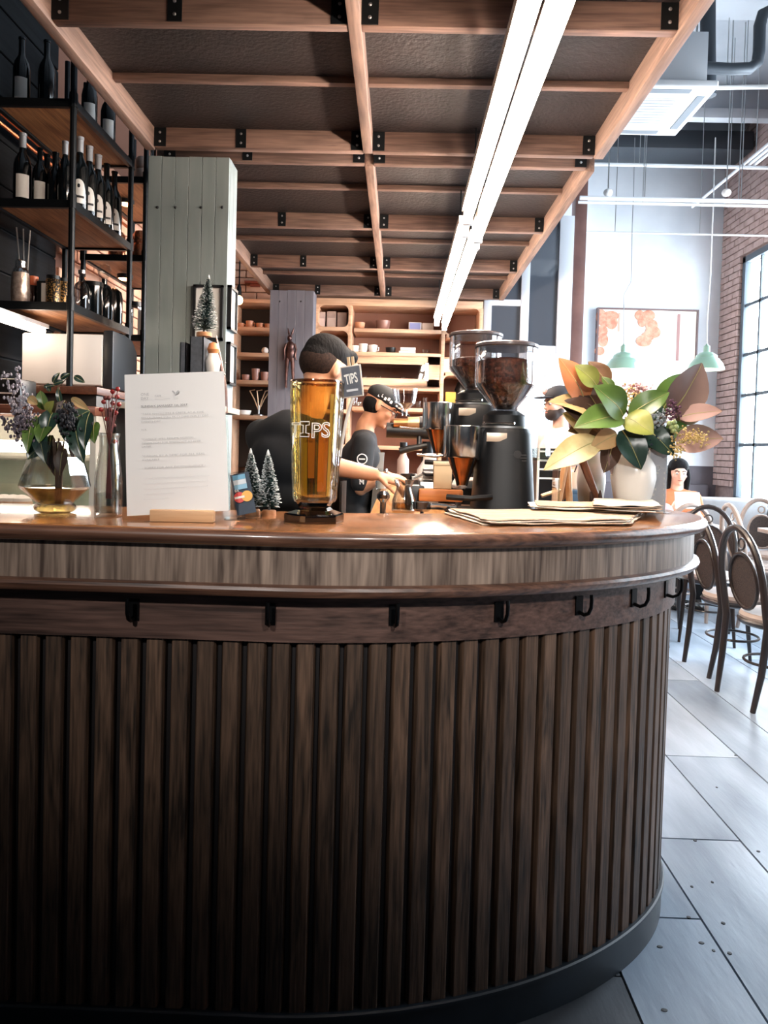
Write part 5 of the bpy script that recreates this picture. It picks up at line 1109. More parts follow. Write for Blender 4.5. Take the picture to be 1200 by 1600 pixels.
# ================================================================ PEOPLE
M_SKIN = mat('skin', '#c4906f', .5, 0, '#b98263', 9); M_SKINF = mat('skin_fair', '#ddb3a0', .5, 0, '#d3a591', 9)
M_HAIR = mat('black_hair', '#050506', .85, 0, '#0f0e10', 130, (1, 1, .25), .9, spec=.2); M_FADE = mat('cropped_hair', '#1c1412', .9, 0, '#33251f', 140, spec=.2)
M_TEE = mat('black_tee', '#0d1116', .85, 0, '#12171d', 12); M_APR = mat('apron_brown', '#2c2018', .8, 0, '#38291f', 14); M_APRG = mat('apron_grey', '#5c564c', .8)
M_JEAN = mat('dark_trousers', '#15181d', .85); M_SHOE = mat('dark_shoe', '#0d0d0f', .5)
def remesh(g, name, m, parent, vox, it=6):
    me = bpy.data.meshes.new(name); me.from_pydata(g.v, [], g.f); o = bpy.data.objects.new('tmp', me); COL.objects.link(o)
    r = o.modifiers.new('r', 'REMESH'); r.mode = 'VOXEL'; r.voxel_size = vox; s_ = o.modifiers.new('s', 'SMOOTH'); s_.iterations = it; s_.factor = .5
    bpy.context.view_layer.update(); nm = bpy.data.meshes.new_from_object(o.evaluated_get(bpy.context.evaluated_depsgraph_get()))
    bpy.data.objects.remove(o); bpy.data.meshes.remove(me); nm.name = name; nm.materials.clear(); nm.materials.append(m)
    nm.polygons.foreach_set('use_smooth', [True]*len(nm.polygons)); nm.polygons.foreach_set('material_index', [0]*len(nm.polygons)); return link(name, nm, parent)
def limb(g, pts, rad, n=14):
    P = [Vector(p) for p in pts]; q = []; rr = []
    for i in range(len(P)-1):
        for k in range(6): u = k/6; q.append(P[i].lerp(P[i+1], u)); rr.append(rad[i]*(1-u)+rad[i+1]*u)
    q.append(P[-1]); rr.append(rad[-1]); g.tube(q, rr, n)
    for p, r in zip(P, rad): g.ell(p, (r, r, r), 12, 8)
def hand(g, wrist, d, palm, spread=.5, curl=.6, side=1):
    """Palm and five unequal curled fingers; d = pointing direction, palm = palm normal, side = thumb side sign."""
    w = Vector(wrist); d = Vector(d).normalized(); pn = Vector(palm); pn = (pn-d*pn.dot(d)).normalized(); s_ = d.cross(pn)*side
    R = Matrix((s_, d, pn)).transposed(); g.ell(w+d*.045, (.038, .052, .016), 14, 10, R)
    for k, (o, L) in enumerate(((-.028, .058), (-.010, .070), (.009, .075), (.027, .068))):
        b = w+d*.082+s_*o; a = curl; e1 = b+(d*math.cos(a*.4)+pn*math.sin(a*.4))*L*.5; e2 = e1+(d*math.cos(a*1.2)+pn*math.sin(a*1.2))*L*.3; e3 = e2+(d*math.cos(a*1.8)+pn*math.sin(a*1.8))*L*.25
        g.tube([b-d*.02, b, e1, e2, e3], [.009, .0095, .009, .008, .0065], 8); g.ell(e3, (.0065,)*3, 8, 6)
    b = w+d*.025+s_*.034; e1 = b+(d*.6+s_*.6+pn*.3).normalized()*.04; e2 = e1+(d*.85+s_*.1+pn*.45).normalized()*.032
    g.tube([b-s_*.015, b, e1, e2], [.011, .0115, .010, .0075], 8); g.ell(e2, (.0075,)*3, 8, 6)
def headg(g, c, R, k=1.0):
    """Skull, face, jaw, nose, brow, ears in a frame: +y forward, +z up, c = centre of the skull."""
    def E(p, r, rot=None): g.ell(Vector(c)+R @ (Vector(p)*k), tuple(x*k for x in r), 20, 14, R @ rot if rot else R)
    E((0, -.008, .02), (.076, .097, .092)); E((0, .03, -.035), (.062, .066, .078)); E((0, .045, -.088), (.036, .036, .03)); E((0, .085, .025), (.05, .018, .02))
    E((0, .103, -.02), (.013, .012, .026)); E((0, .112, -.035), (.016, .013, .012)); E((0, .088, -.064), (.026, .014, .012)); E((0, .08, -.098), (.02, .016, .016))
    for s_ in (-1, 1): E((s_*.077, -.008, -.012), (.010, .020, .034), RZ(s_*.3)); E((s_*.04, .07, -.03), (.024, .022, .024))
def face_parts(t, c, R, k=1.0, body=None):
    for s_ in (-1, 1):
        p = Vector(c)+R @ Vector((s_*.031*k, .089*k, -.003*k)); e = G().ell(p, (.0125*k, .009*k, .0095*k), 12, 8, R).build('eye', mat('eye_white', '#d8d4cf', .2), t); G().ell(p+R @ Vector((0, .0065*k, 0)), (.006*k, .003*k, .006*k), 10, 6, R).build('iris', M_BLACK, e)
        G().tube([Vector(c)+R @ Vector((s_*x*k, y*k, z*k)) for x, y, z in ((.012, .101, .018), (.03, .098, .024), (.05, .082, .018))], .0035*k, 6).build('eyebrow', M_HAIR, t)
    G().tube([Vector(c)+R @ Vector((x*k, y*k, -.064*k)) for x, y in ((-.022, .094), (-.01, .102), (0, .104), (.01, .102), (.022, .094))], [.002*k, .0045*k, .005*k, .0045*k, .002*k], 8).build('lips', mat('lips', '#a86458', .5), t)
def torso(g, pel, chest, neck, yaw, grow=0, wide=.195):
    R = RZ(yaw); pel, chest, neck = Vector(pel), Vector(chest), Vector(neck)
    ax = (chest-pel).normalized(); RR = ax.to_track_quat('Z', 'Y').to_matrix()
    sp = R @ Vector((1, 0, 0)); fw = (ax.cross(sp)*-1).normalized(); sd = fw.cross(ax)*-1; RR = Matrix((sp, -ax.cross(sp)*-1 if False else ax.cross(sp), ax)).transposed()
    for u, (a, b_, h) in ((0, (.165, .115, .11)), (.3, (.15, .105, .12)), (.6, (.165, .112, .13)), (.95, (wide-.01, .118, .13))):
        g.ell(pel.lerp(chest, u), (a+grow, b_+grow, h), 22, 14, RR)
    limb(g, [chest+ax*.06+sp*(-wide+.03), chest+ax*.09, chest+ax*.06+sp*(wide-.03)], [.058+grow, .075+grow, .058+grow])
    limb(g, [chest+ax*.05, neck], [.075+grow*.4, .056])
    return R, sp
def person(label, loc, yaw, P, shirt=M_TEE, skin=M_SKIN, vox=.007, trousers=M_JEAN, sleeve=.5, faces=True, hands=True):
    """P: joint positions local to loc: pel chest neck head(c) hyaw hpitch, shL elL wrL shR elR wrR, hips/knees/ankles, hand dirs."""
    t = thing('person', label, 'person', loc, 0)
    g = G(); R, sp = torso(g, P['pel'], P['chest'], P['neck'], yaw, -.012)
    HR = RZ(P['hyaw']) @ RX(P['hpitch']) @ RY(P.get('hroll', 0)); headg(g, P['head'], HR); limb(g, [P['neck'], Vector(P['head'])+HR @ Vector((0, -.01, -.05))], [.056, .055])
    for s_, k in (('L', -1), ('R', 1)):
        limb(g, [P['sh'+s_], P['el'+s_], P['wr'+s_]], [.046, .038, .026])
        if hands: hand(g, P['wr'+s_], P['hd'+s_], P['pn'+s_], side=-k, curl=P.get('curl', .7))
    for s_ in 'LR': limb(g, [P['hip'+s_], P['kn'+s_], P['an'+s_]], [.078, .052, .038])
    o = remesh(g, 'body', skin, t, vox)
    if faces: face_parts(t, P['head'], HR)
    c = G(); torso(c, P['pel'], P['chest'], Vector(P['chest']).lerp(Vector(P['neck']), .55), yaw, .006)
    for s_ in 'LR':
        e = Vector(P['sh'+s_]).lerp(Vector(P['el'+s_]), sleeve*1.15); limb(c, [P['sh'+s_], e], [.066, .062])
    remesh(c, 'shirt', shirt, t, .010, 8)
    l = G()
    for s_ in 'LR': limb(l, [P['hip'+s_], P['kn'+s_], Vector(P['kn'+s_]).lerp(Vector(P['an'+s_]), .92)], [.098, .072, .058])
    l.ell(P['pel'], (.17, .125, .12), 18, 12, RZ(yaw)); remesh(l, 'trousers', trousers, t, .014, 6)
    for s_ in 'LR':
        a = Vector(P['an'+s_]); f = Vector(P.get('foot', (0, 1, 0))); g = G(); rz = math.atan2(-f.x, f.y)
        g.ell(a+f*.06-Vector((0, 0, a.z-.035)), (.046, .13, .035), 14, 8, RZ(rz)); g.ell(a-Vector((0, 0, a.z-.06)), (.045, .06, .06), 12, 8); remesh(g, 'shoe', M_SHOE, t, .01, 4)
    return t, HR
def frm(a): return Vector((-math.sin(a), math.cos(a), 0)), Vector((math.cos(a), math.sin(a), 0))   # forward, right
def standing(yaw, h=1.72, lean=.0):
    k = h/1.72; f, r = frm(yaw); P = {}
    pel = Vector((0, 0, .95*k)); P['pel'] = pel; P['chest'] = pel+Vector((0, 0, .36*k))+f*lean*.4; P['neck'] = P['chest']+Vector((0, 0, .185*k))+f*(lean*.35)
    for s_, q in (('L', -1), ('R', 1)):
        P['sh'+s_] = P['chest']+r*q*.175+Vector((0, 0, .075*k)); P['hip'+s_] = pel+r*q*.09-Vector((0, 0, .05)); P['kn'+s_] = r*q*.1+Vector((0, 0, .5*k))+f*.01; P['an'+s_] = r*q*.1+Vector((0, 0, .085))-f*.02
    P['foot'] = f; return P, f, r
# --- near barista: back of a dark head, black tee, arms reaching right
YB1 = 2.72
L1 = Vector((at(470, 700, YB1).x, YB1, 0)); yaw = -.75
P, f, r = standing(yaw, 1.66, .12)
hc = at(507, 578, YB1+.03)-L1
P['neck'] = Vector((hc.x-.035, hc.y-.045, hc.z-.135)); P['head'] = hc; P['hyaw'] = -.72; P['hpitch'] = -.42
P['chest'] = Vector((P['neck'].x-.075, P['neck'].y-.01, P['neck'].z-.185))
for s_, q in (('L', -1), ('R', 1)): P['sh'+s_] = P['chest']+r*q*(.18 if q < 0 else .15)+Vector((0, 0, .07))
wr = at(583, 741, YB1-.02)-L1; P['elR'] = at(517, 728, YB1-.06)-L1; P['wrR'] = wr; P['hdR'] = (.8, .35, -.25); P['pnR'] = (-.1, .3, -1)
P['elL'] = P['shL']+f*.16+r*.04-Vector((0, 0, .24)); P['elL'] = P['elL']-Vector((0, 0, .05)); P['wrL'] = P['elL']+f*.16+r*.05-Vector((0, 0, .12)); P['hdL'] = f; P['pnL'] = (0, 0, -1)
t, HR = person('barista in black tee seen from behind the amber jar, dark cropped hair', L1, yaw, P, sleeve=.5)
g = G()
for p_, rr_ in (((0, -.012, .055), (.080, .096, .078)), ((0, -.05, .02), (.070, .062, .06)), ((0, .045, .085), (.058, .05, .042)), ((.015, .08, .095), (.04, .028, .032)), ((-.02, .02, .115), (.05, .06, .025))): g.ell(hc+HR @ Vector(p_), rr_, 22, 14, HR)
remesh(g, 'hair', M_HAIR, t, .007, 4)
g = G(); g.ell(hc+HR @ Vector((0, -.030, .012)), (.0775, .082, .072), 22, 14, HR); remesh(g, 'faded_sides', M_FADE, t, .007, 3)
g = G(); n = 12
for lay in (.135, .142):
    for z in (.45, 1.2):
        for k in range(n+1): a = -1.2+2.4*k/n; d = f*math.cos(a)+r*math.sin(a); g.v.append(tuple(Vector((0, 0, z))+d*(lay+.03)))
for lay in (0, 1):
    b0 = lay*2*(n+1)
    for k in range(n): g.f.append((b0+k, b0+k+1, b0+n+1+k+1, b0+n+1+k))
g.m = [0]*len(g.f); g.build('apron', M_APR, t)
# --- far barista: cap, glasses, profile to the right
YB2 = 4.45
L2 = Vector((at(574, 700, YB2).x, YB2, 0)); yaw = -1.45
P, f, r = standing(yaw, 1.68, .2)
for k_2 in ('pel', 'hipL', 'hipR', 'knL', 'knR', 'anL', 'anR'): P[k_2] = P[k_2]-Vector((.09, 0, 0))
hc = at(594, 634, YB2)-L2
P['head'] = hc; P['hyaw'] = -1.5; P['hpitch'] = -.5; P['neck'] = Vector((hc.x-.085, 0, hc.z-.12)); P['chest'] = Vector((hc.x-.105, 0, hc.z-.30))
for s_, q in (('L', -1), ('R', 1)): P['sh'+s_] = P['chest']+r*q*.175+Vector((0, 0, .075))
P['elR'] = P['shR']+Vector((-.01, -.03, -.27)); P['wrR'] = at(604, 742, YB2-.25)-L2; P['hdR'] = (1, 0, -.2); P['pnR'] = (0, .3, -1)
P['elL'] = P['shL']+Vector((.04, .03, -.26)); P['wrL'] = P['elL']+Vector((.24, -.06, .0)); P['hdL'] = (1, 0, -.1); P['pnL'] = (0, 0, -1)
t, HR = person('barista in black cap and glasses bending over the worktop', L2, yaw, P, vox=.008, sleeve=.75)
g = G(); g.ell(hc+HR @ Vector((0, -.03, -.01)), (.078, .075, .075), 20, 12, HR); remesh(g, 'hair', M_HAIR, t, .008, 3)
g = G(); g.ell(hc+HR @ Vector((0, -.006, .055)), (.086, .107, .070), 22, 14, HR); cap = remesh(g, 'cap', mat('cap_black', '#0e1114', .8), t, .008, 3)
br = G().ell(hc+HR @ Vector((0, .115, .035)), (.07, .075, .008), 20, 8, HR); br.build('brim', MATS['cap_black'], t)
for k in range(5):
    q = hc+HR @ Vector((.0855-.004*abs(k-2), .02*k-.035, .045+.008*(k % 2))); G().box(q, (.004, .014, .018), HR).build('cap_lettering', M_WHITE, cap)
G().box(hc+HR @ Vector((.06, .085, .055)), (.004, .012, .03), HR).build('cap_patch', M_WHITE, cap)
gl = G()
for s_ in (-1, 1): gl.tube([hc+HR @ Vector((s_*.033+.024*math.cos(a), .112, -.003+.017*math.sin(a))) for a in [2*PI*k/14 for k in range(14)]], .003, 6, closed=True); gl.tube([hc+HR @ Vector((s_*.057, .11, .003)), hc+HR @ Vector((s_*.083, .0, .0))], .003, 6)
gl.tube([hc+HR @ Vector((-.01, .114, 0)), hc+HR @ Vector((.01, .114, 0))], .003, 6); gl.build('glasses', M_BLACK, t)
# sleeve print: ring with bar and letter shapes
su = P['shR'].lerp(P['elR'], .35)+Vector((0, -.073, .0))
sl = G().tube([su+Vector((.028*math.cos(a), .0, .028*math.sin(a))) for a in [2*PI*k/18 for k in range(18)]], .0035, 6, closed=True).build('sleeve_ring', M_WHITE, t)
G().box(su, (.034, .004, .007)).build('sleeve_bar', M_WHITE, t)
for k in range(4):
    q = su+Vector((-.004+.006*(k % 2), -.001, -.06-.024*k)); g = textmesh('?CKM'[k] if False else 'JCKM'[k], .035, .001, 'CENTER', 0, .0015); g.xf(Matrix.Translation(q-Vector((0, 0, .01))) @ Matrix.Rotation(PI/2, 4, 'X')); g.build('sleeve_lettering', M_WHITE, t)
g = G(); n = 12
for z, rr_ in ((.45, .155), (1.0, .15), (1.3, .14)):
    for k in range(n+1): a = -1.0+2*k/n; d = f*math.cos(a)+r*math.sin(a); g.v.append(tuple(Vector((-.1+(P['chest'].x+.1)*(z-.45)/.85, 0, z))+d*rr_))
for i in range(2):
    for k in range(n): g.f.append((i*(n+1)+k, i*(n+1)+k+1, (i+1)*(n+1)+k+1, (i+1)*(n+1)+k))
g.m = [0]*len(g.f); g.build('apron', M_APRG, t)
# --- bearded man with cap beyond the bouquet
YM = 5.35
L3 = Vector((at(878, 700, YM).x, YM, 0)); yaw = 2.0
P, f, r = standing(yaw, 1.74)
hc = at(873, 630, YM)-L3; P['head'] = hc; P['hyaw'] = 1.9; P['hpitch'] = -.08; P['neck'] = hc+Vector((.02, .01, -.14)); P['chest'] = hc+Vector((.02, .01, -.325))
for s_, q in (('L', -1), ('R', 1)): P['sh'+s_] = P['chest']+r*q*.18+Vector((0, 0, .075)); P['el'+s_] = P['sh'+s_]+Vector((0, 0, -.27))+r*q*.03; P['wr'+s_] = P['el'+s_]+f*.22+Vector((0, 0, .04)); P['hd'+s_] = f; P['pn'+s_] = r*-q
t, HR = person('bearded man in dark cap standing beyond the bouquet', L3, yaw, P, shirt=mat('pale_tee', '#c8c2c4', .85), skin=M_SKINF, vox=.009)
g = G(); g.ell(hc+HR @ Vector((0, .055, -.075)), (.066, .052, .05), 18, 12, HR); g.ell(hc+HR @ Vector((0, .02, -.06)), (.072, .05, .045), 18, 12, HR); remesh(g, 'beard', mat('beard', '#2b211f', .8), t, .008, 3)
g = G(); g.ell(hc+HR @ Vector((0, -.006, .06)), (.088, .108, .068), 22, 14, HR); remesh(g, 'cap', mat('cap_navy', '#191b22', .8), t, .009, 3)
G().ell(hc+HR @ Vector((0, .12, .045)), (.068, .07, .008), 20, 8, HR).build('brim', MATS['cap_navy'], t); G().ell(hc+HR @ Vector((.03, .09, .085)), (.03, .02, .024), 14, 8, HR).build('cap_badge', M_LPK, t)
# --- seated people
def seated(yaw, k=1.0):
    f, r = frm(yaw); P = {}; pel = Vector((0, 0, .52)); P['pel'] = pel; P['chest'] = pel+Vector((0, 0, .34*k))+f*.02; P['neck'] = P['chest']+Vector((0, 0, .18*k))
    for s_, q in (('L', -1), ('R', 1)):
        P['sh'+s_] = P['chest']+r*q*.16+Vector((0, 0, .07)); P['hip'+s_] = pel+r*q*.09; P['kn'+s_] = pel+r*q*.1+f*.42-Vector((0, 0, .02)); P['an'+s_] = r*q*.1+f*.4+Vector((0, 0, .085))
        P['el'+s_] = P['sh'+s_]+Vector((0, 0, -.24))+f*.06+r*q*.04; P['wr'+s_] = P['sh'+s_]+f*.27-Vector((0, 0, .12))-r*q*.06; P['hd'+s_] = (f*.5+Vector((0, 0, .8))-r*q*.3); P['pn'+s_] = -r*q
    P['foot'] = f; return P, f, r
YW = 6.9
L4 = Vector((at(1061, 740, YW).x, YW, 0)); yaw = PI-.15
P, f, r = seated(yaw); hc = at(1060, 737, YW)-L4; P['head'] = hc; P['hyaw'] = yaw; P['hpitch'] = -.15; P['neck'] = hc+Vector((0, .02, -.13)); P['chest'] = hc+Vector((0, .02, -.31))
for s_, q in (('L', -1), ('R', 1)): P['sh'+s_] = P['chest']+r*q*.155+Vector((0, 0, .07)); P['el'+s_] = P['sh'+s_]+Vector((0, 0, -.2))+f*.1+r*q*.04; P['wr'+s_] = P['chest']+f*.3+r*q*.1-Vector((0, 0, .02))
t, HR = person('seated woman with dark hair in orange top reading a white sheet', L4, yaw, P, shirt=mat('orange_top', '#b9714b', .85), skin=M_SKINF, vox=.009, sleeve=.9)
g = G(); g.ell(hc+HR @ Vector((0, -.016, .05)), (.09, .106, .078), 22, 14, HR)
for s_ in (-1, 1): limb(g, [hc+HR @ Vector((s_*.07, -.01, .03)), hc+HR @ Vector((s_*.085, -.005, -.06)), hc+HR @ Vector((s_*.08, .0, -.2))], [.03, .03, .02])
remesh(g, 'hair', M_HAIR, t, .009, 3)
p = P['chest']+f*.43+Vector((0, 0, .07)); PAPER_W = L4+p
o = G().box((0, 0, 0), (.21, .002, .15)).build('reading_sheet', mat('sheet_white', '#f2f2f0', .7)); tag(o, 'white sheet held up by the seated woman', 'paper'); o.location = L4+p; o.rotation_euler = (-.35, 0, -.1)
L5 = Vector((at(1012, 780, 5.2).x, 5.2, 0)); yaw = .35
P, f, r = seated(yaw, 1.0); P['head'] = P['neck']+Vector((0, 0, .14))+f*.02; P['hyaw'] = yaw; P['hpitch'] = -.2
for q, s_ in ((1, 'R'),): P['elR'] = P['shR']+Vector((.035, .02, -.24))
t, HR = person('seated person in pink top half hidden by the menu card', L5, yaw, P, shirt=mat('pink_top', '#b98a8c', .85), skin=mat('skin_pink', '#cf9d93', .5), vox=.011, faces=True)
g = G(); g.ell(P['head']+HR @ Vector((0, -.02, .03)), (.088, .10, .09), 20, 12, HR); g.ell(P['head']+HR @ Vector((0, -.06, -.05)), (.07, .05, .08), 20, 12, HR); remesh(g, 'hair', M_HAIR, t, .011, 3)
# ================================================================ RIGHT-HAND ROOM
M_BENT = mat('bentwood', '#17100e', .4, 0, '#261a15', 14, (1, 1, .2), coat=.3); M_CANE = mat('cane', '#3a2c26', .7, 0, '#1c1513', 160, contrast=(.45, .55), bump=.6); M_CUSH = mat('seat_pad', '#a3958d', .75, 0, '#b0a29a', 6); M_BENTP = mat('bentwood_pale', '#8a7b72', .4, 0, '#9b8c82', 14)
def chair(label, loc, rz, wood=M_BENT):
    t = thing('bentwood_chair', label, 'chair', loc, rz, 'bentwood cafe chairs')   # faces +y, back at -y
    n = 28
    # hoop back running down into the rear legs
    hoop = [(-.17, -.24, .0), (-.185, -.21, .2), (-.19, -.19, .44)]+[(-.195*math.cos(a), -.20-.05*math.sin(a)-.02, .62+.33*math.sin(a)**.9 if a > 0 else .62) for a in [PI*k/16 for k in range(1, 16)]]+[(.19, -.19, .44), (.185, -.21, .2), (.17, -.24, .0)]
    G().tube(hoop, [.014, .018, .020]+[.019]*15+[.020, .018, .014], 10).build('hoop_back', wood, t)
    inn = [(.125*math.cos(a), -.215-.02*math.sin(a), .66+.15*math.sin(a)) for a in [2*PI*k/24 for k in range(24)]]
    br = G().tube(inn, .010, 8, closed=True).build('backrest_ring', wood, t)
    g = G(); N = 24; g.add([(.122*math.cos(a), -.212-.02*math.sin(a)+dy, .66+.147*math.sin(a)) for dy in (0, .003) for a in [2*PI*k/N for k in range(N)]], [tuple(range(N)), tuple(range(N, 2*N))[::-1]]+[(k, (k+1) % N, N+(k+1) % N, N+k) for k in range(N)]); g.build('cane_panel', M_CANE, br)
    G().tube([(.03*math.cos(a), -.235, .86+.03*math.sin(a)) for a in [2*PI*k/14 for k in range(14)]], .006, 6, closed=True).build('ring_ornament', wood, t)
    G().lathe([(.19, .42), (.205, .43), (.21, .445), (.2, .455)], n, (0, 0, 0), sx=1, sy=1).build('seat_frame', wood, t)
    G().lathe([(.195, .455), (.2, .47), (.19, .49), (.12, .50), (.002, .503)], n).build('seat_cushion', M_CUSH, t)
    for s_ in (-1, 1): G().tube([(s_*.15, .14, .44), (s_*.165, .17, .2), (s_*.18, .20, 0)], [.017, .014, .010], 10).build('leg', wood, t)
    G().tube([(.15*math.cos(a), .15*math.sin(a)-.02, .22) for a in [2*PI*k/24 for k in range(24)]], .008, 8, closed=True).build('leg_ring', wood, t)
    return t
ch = chair('nearest dark bentwood chair with cane back at the right edge', (2.10, 4.05, 0), -PI/2+.12)
chairs = [('second dark bentwood chair tucked behind the nearest one', (2.13, 4.62, 0), -PI/2+.05, None),
          ('bentwood chair with pale cushion facing the bar end', (2.28, 5.42, 0), PI-.35, None),
          ('pale bentwood chair in front of the seated woman', (2.3, 6.14, 0), .1, M_BENTP), ('pale bentwood chair by the far window', (3.35, 6.62, 0), PI, M_BENTP), ('pale bentwood chair beside the window table', (2.93, 5.98, 0), -PI/2, M_BENTP)]
for lb, lc, rz, wm in chairs:
    if wm: chair(lb, lc, rz, wm)
    else: copytree(ch, None, lb, lc, rz)
M_TTOP = mat('table_top', '#a89a92', .35, 0, '#b8aaa2', 5)
def table(label, x, y, w, d, m=None):
    t = thing('cafe_table', label, 'table', (x, y, 0), 0, 'cafe tables')
    G().bx(-w/2, w/2, -d/2, d/2, .71, .745).build('top', m or M_TTOP, t, bevel=.005); G().lathe([(.03, .03), (.03, .71)], 14).build('column', M_STEEL, t)
    for a in range(4): q = a*PI/2+PI/4; G().tube([(0, 0, .05), (.15*math.cos(q), .15*math.sin(q), .035), (.28*math.cos(q), .28*math.sin(q), .014)], [.022, .018, .013], 8).build('foot', M_STEEL, t)
table('square cafe table beside the dark bentwood chairs', 2.78, 4.2, .7, 1.1); table('pale table in front of the seated woman', at(1062, 822, 6.5).x, 6.52, .62, .42, mat('white_top', '#e9dcd0', .4)); table('table under the far window', 3.35, 6.0, .6, .6)
# settee with grey back behind the chairs
t = thing('settee', 'grey upholstered settee back behind the chairs', 'sofa', (3.36, 7.4, 0)); M_SOF = mat('sofa_grey', '#8b8d90', .9, 0, '#97999c', 8)
G().bx(-.5, .42, -.3, .3, .12, .44).build('seat', M_SOF, t, bevel=.04, seg=3); G().bx(-.5, .42, .18, .34, .3, .92).build('backrest', M_SOF, t, bevel=.04, seg=3)
for x in (-.45, .37):
    for y in (-.25, .28): G().lathe([(.02, 0), (.025, .12)], 10, (x, y, 0)).build('leg', M_STEEL, t)
t = thing('wall_bench', 'dark wall bench under the white wall', 'bench', (2.55, 8.75, 0)); G().bx(-.65, 1.2, -.2, .25, 0, .45).build('seat', M_DARKWALL, t, bevel=.01); G().bx(-.65, 1.2, .22, .33, .45, 1.0).build('backrest', mat('bench_back', '#4a4348', .7), t, bevel=.02)
# person on a stool seat for the woman
t = thing('stool', 'plain stool under the seated woman', 'stool', (L4.x, L4.y, 0)); G().lathe([(.17, .38), (.18, .39), (.18, .415), (.002, .42)], 20).build('seat', M_BENT, t)
for k in range(4): a = k*PI/2+.78; G().tube([(.12*math.cos(a), .12*math.sin(a), .385), (.17*math.cos(a), .17*math.sin(a), 0)], .013, 8).build('leg', M_BENT, t)
copytree(t, None, 'plain stool under the person in pink', (L5.x, L5.y, 0), .3)
# pendants
M_ENAM = mat('green_enamel', '#7fa08f', .3, coat=.3); M_ENAMI = mat('enamel_inside', '#f2f2ee', .5, emit='#fff4e6', estr=1.2)
def pendant(label, px, py_rim, Y, w_px, cord, wave):
    k = Y/FPX; p = at(px, py_rim, Y); R = w_px/2*k; t = thing('pendant_lamp', label, 'pendant lamp', p, 0, 'green enamel pendants')
    G().lathe([(R, 0), (R*.985, .008), (R*.9, R*.32), (R*.68, R*.62), (R*.6, R*.66), (R*.56, R*.82), (R*.35, R*.98), (R*.17, R*1.02)], 36, cap=False).build('shade', M_ENAM, t)
    G().lathe([(R*.975, .003), (R*.885, R*.3), (R*.66, R*.6), (R*.3, R*.95)], 36, cap=False).build('shade_lining', M_ENAMI, t)
    G().lathe([(R*.18, R*1.0), (R*.17, R*1.35), (R*.08, R*1.42), (R*.03, R*1.5)], 18).build('cap', M_ENAM, t)
    G().ell((0, 0, R*.35), (R*.2, R*.2, R*.25), 14, 10).build('bulb', glow('pendant_bulb', '#fff0dc', 4), t)
    cord_ = [(0, 0, R*1.45)]+[tuple(at(a, b_, Y)-p) for a, b_ in cord]
    G().tube(cord_, .006 if wave else .004, 6).build('cord', mat('cord_white', '#cfcfcf', .6) if wave else mat('cord_grey', '#77797d', .6), t)
pendant('green enamel pendant hanging in front of the painting', 973, 578, 7.4, 54, [(975, 460), (986, 440), (988, 350), (990, 300), (992, 215)], False)
pendant('green enamel pendant on a pale twisted cord near the brick', 1103, 578, 7.4, 54, [(1105, 500), (1110, 430), (1114, 330), (1118, 215)], True)
# painting
a, b_ = at(926, 720, 9.06), at(1088, 487, 9.06)
t = thing('painting', 'large pale canvas with rust-red blotches on the white wall', 'painting', ((a.x+b_.x)/2, 9.06, 1.75)); w_ = b_.x-a.x; h_ = b_.z-1.75
G().bx(-w_/2, w_/2, -.03, .03, 0, h_).build('canvas', mat('canvas_paint', '#d8c2b2', .8, 0, '#eadccf', 3, (1, 1, .5), contrast=(.3, .7)), t)
g = G()
for x in (-w_/2-.015, w_/2-.005): g.bx(x, x+.02, -.045, .035, -.01, h_+.015)
for z in (-.015, h_-.005): g.bx(-w_/2, w_/2, -.045, .035, z, z+.02)
g.build('frame', mat('painting_frame', '#5d4745', .6), t)
M_RUST = mat('rust_paint', '#a8654f', .8, 0, '#c28a72', 18); rr = random.Random(8)
for (fx, fz) in ((-.46, .93), (-.42, .88), (-.38, .94), (-.46, .80), (-.43, .72), (-.47, .62), (-.36, .88), (-.1, .95), (-.05, .9), (0, .95), (.03, .86), (.02, .76), (-.02, .72), (.05, .8)):
    g = G().lathe([(.075, 0), (.075, .002)], 14, sx=rr.uniform(.7, 1.3), sy=rr.uniform(.7, 1.2)); g.xf(Matrix.Translation((fx*w_+rr.uniform(-.02, .02), -.030-.0004*len(t.children), fz*h_)) @ Matrix.Rotation(PI/2, 4, 'X')); g.build('paint_blotch', M_RUST, t)
for (fx0, fx1, fz0, fz1, m_) in ((.30, .33, .55, .97, '#8f6a66'), (.34, .46, .6, .95, '#cfc5c2'), (.2, .36, .3, .48, '#efeae4'), (.1, .4, .02, .12, '#d5b6a4'), (.06, .075, .05, .14, '#a8554a'), (-.3, -.28, .8, .97, '#b98a78')):
    G().bx(fx0*w_, fx1*w_, -.033, -.030, fz0*h_, fz1*h_).build('paint_patch', mat('patch'+m_, m_, .8), t)
# ceiling services
M_COND = mat('white_conduit', '#dfe1e4', .5)
def bar_(name, label, cat, p, q, r, m=M_COND, group=None, drops=()):
    t = thing(name, label, cat, p, 0, group); d = Vector(q)-Vector(p); G().tube([(0, 0, 0), d], r, 10).build('pipe', m, t)
    for u in drops: G().tube([d*u, Vector((d.x*u, d.y*u, 5.2-p[2]-d.z*u))], .004, 6).build('hanger', M_BRUSH, t)
    return t
for k, (py, Y, r) in enumerate(((258, 7.0, .016), (311, 6.7, .018), (318, 6.75, .012), (364, 7.6, .009))):
    p = at(1000, py, Y); p2 = Vector((XR-.0, Y, p.z)); p1 = Vector((1.55 if k else 1.6, Y, p.z))
    bar_('conduit', ('white ceiling conduit nearest the top', 'upper of the two thick white conduits', 'lower of the two thick white conduits', 'thin white wire conduit lowest of all')[k], 'conduit', p1, p2, r, group='white conduits across the room', drops=(.25, .62))
p = at(1085, 308, 7.6); q = at(1200, 214, 6.0)
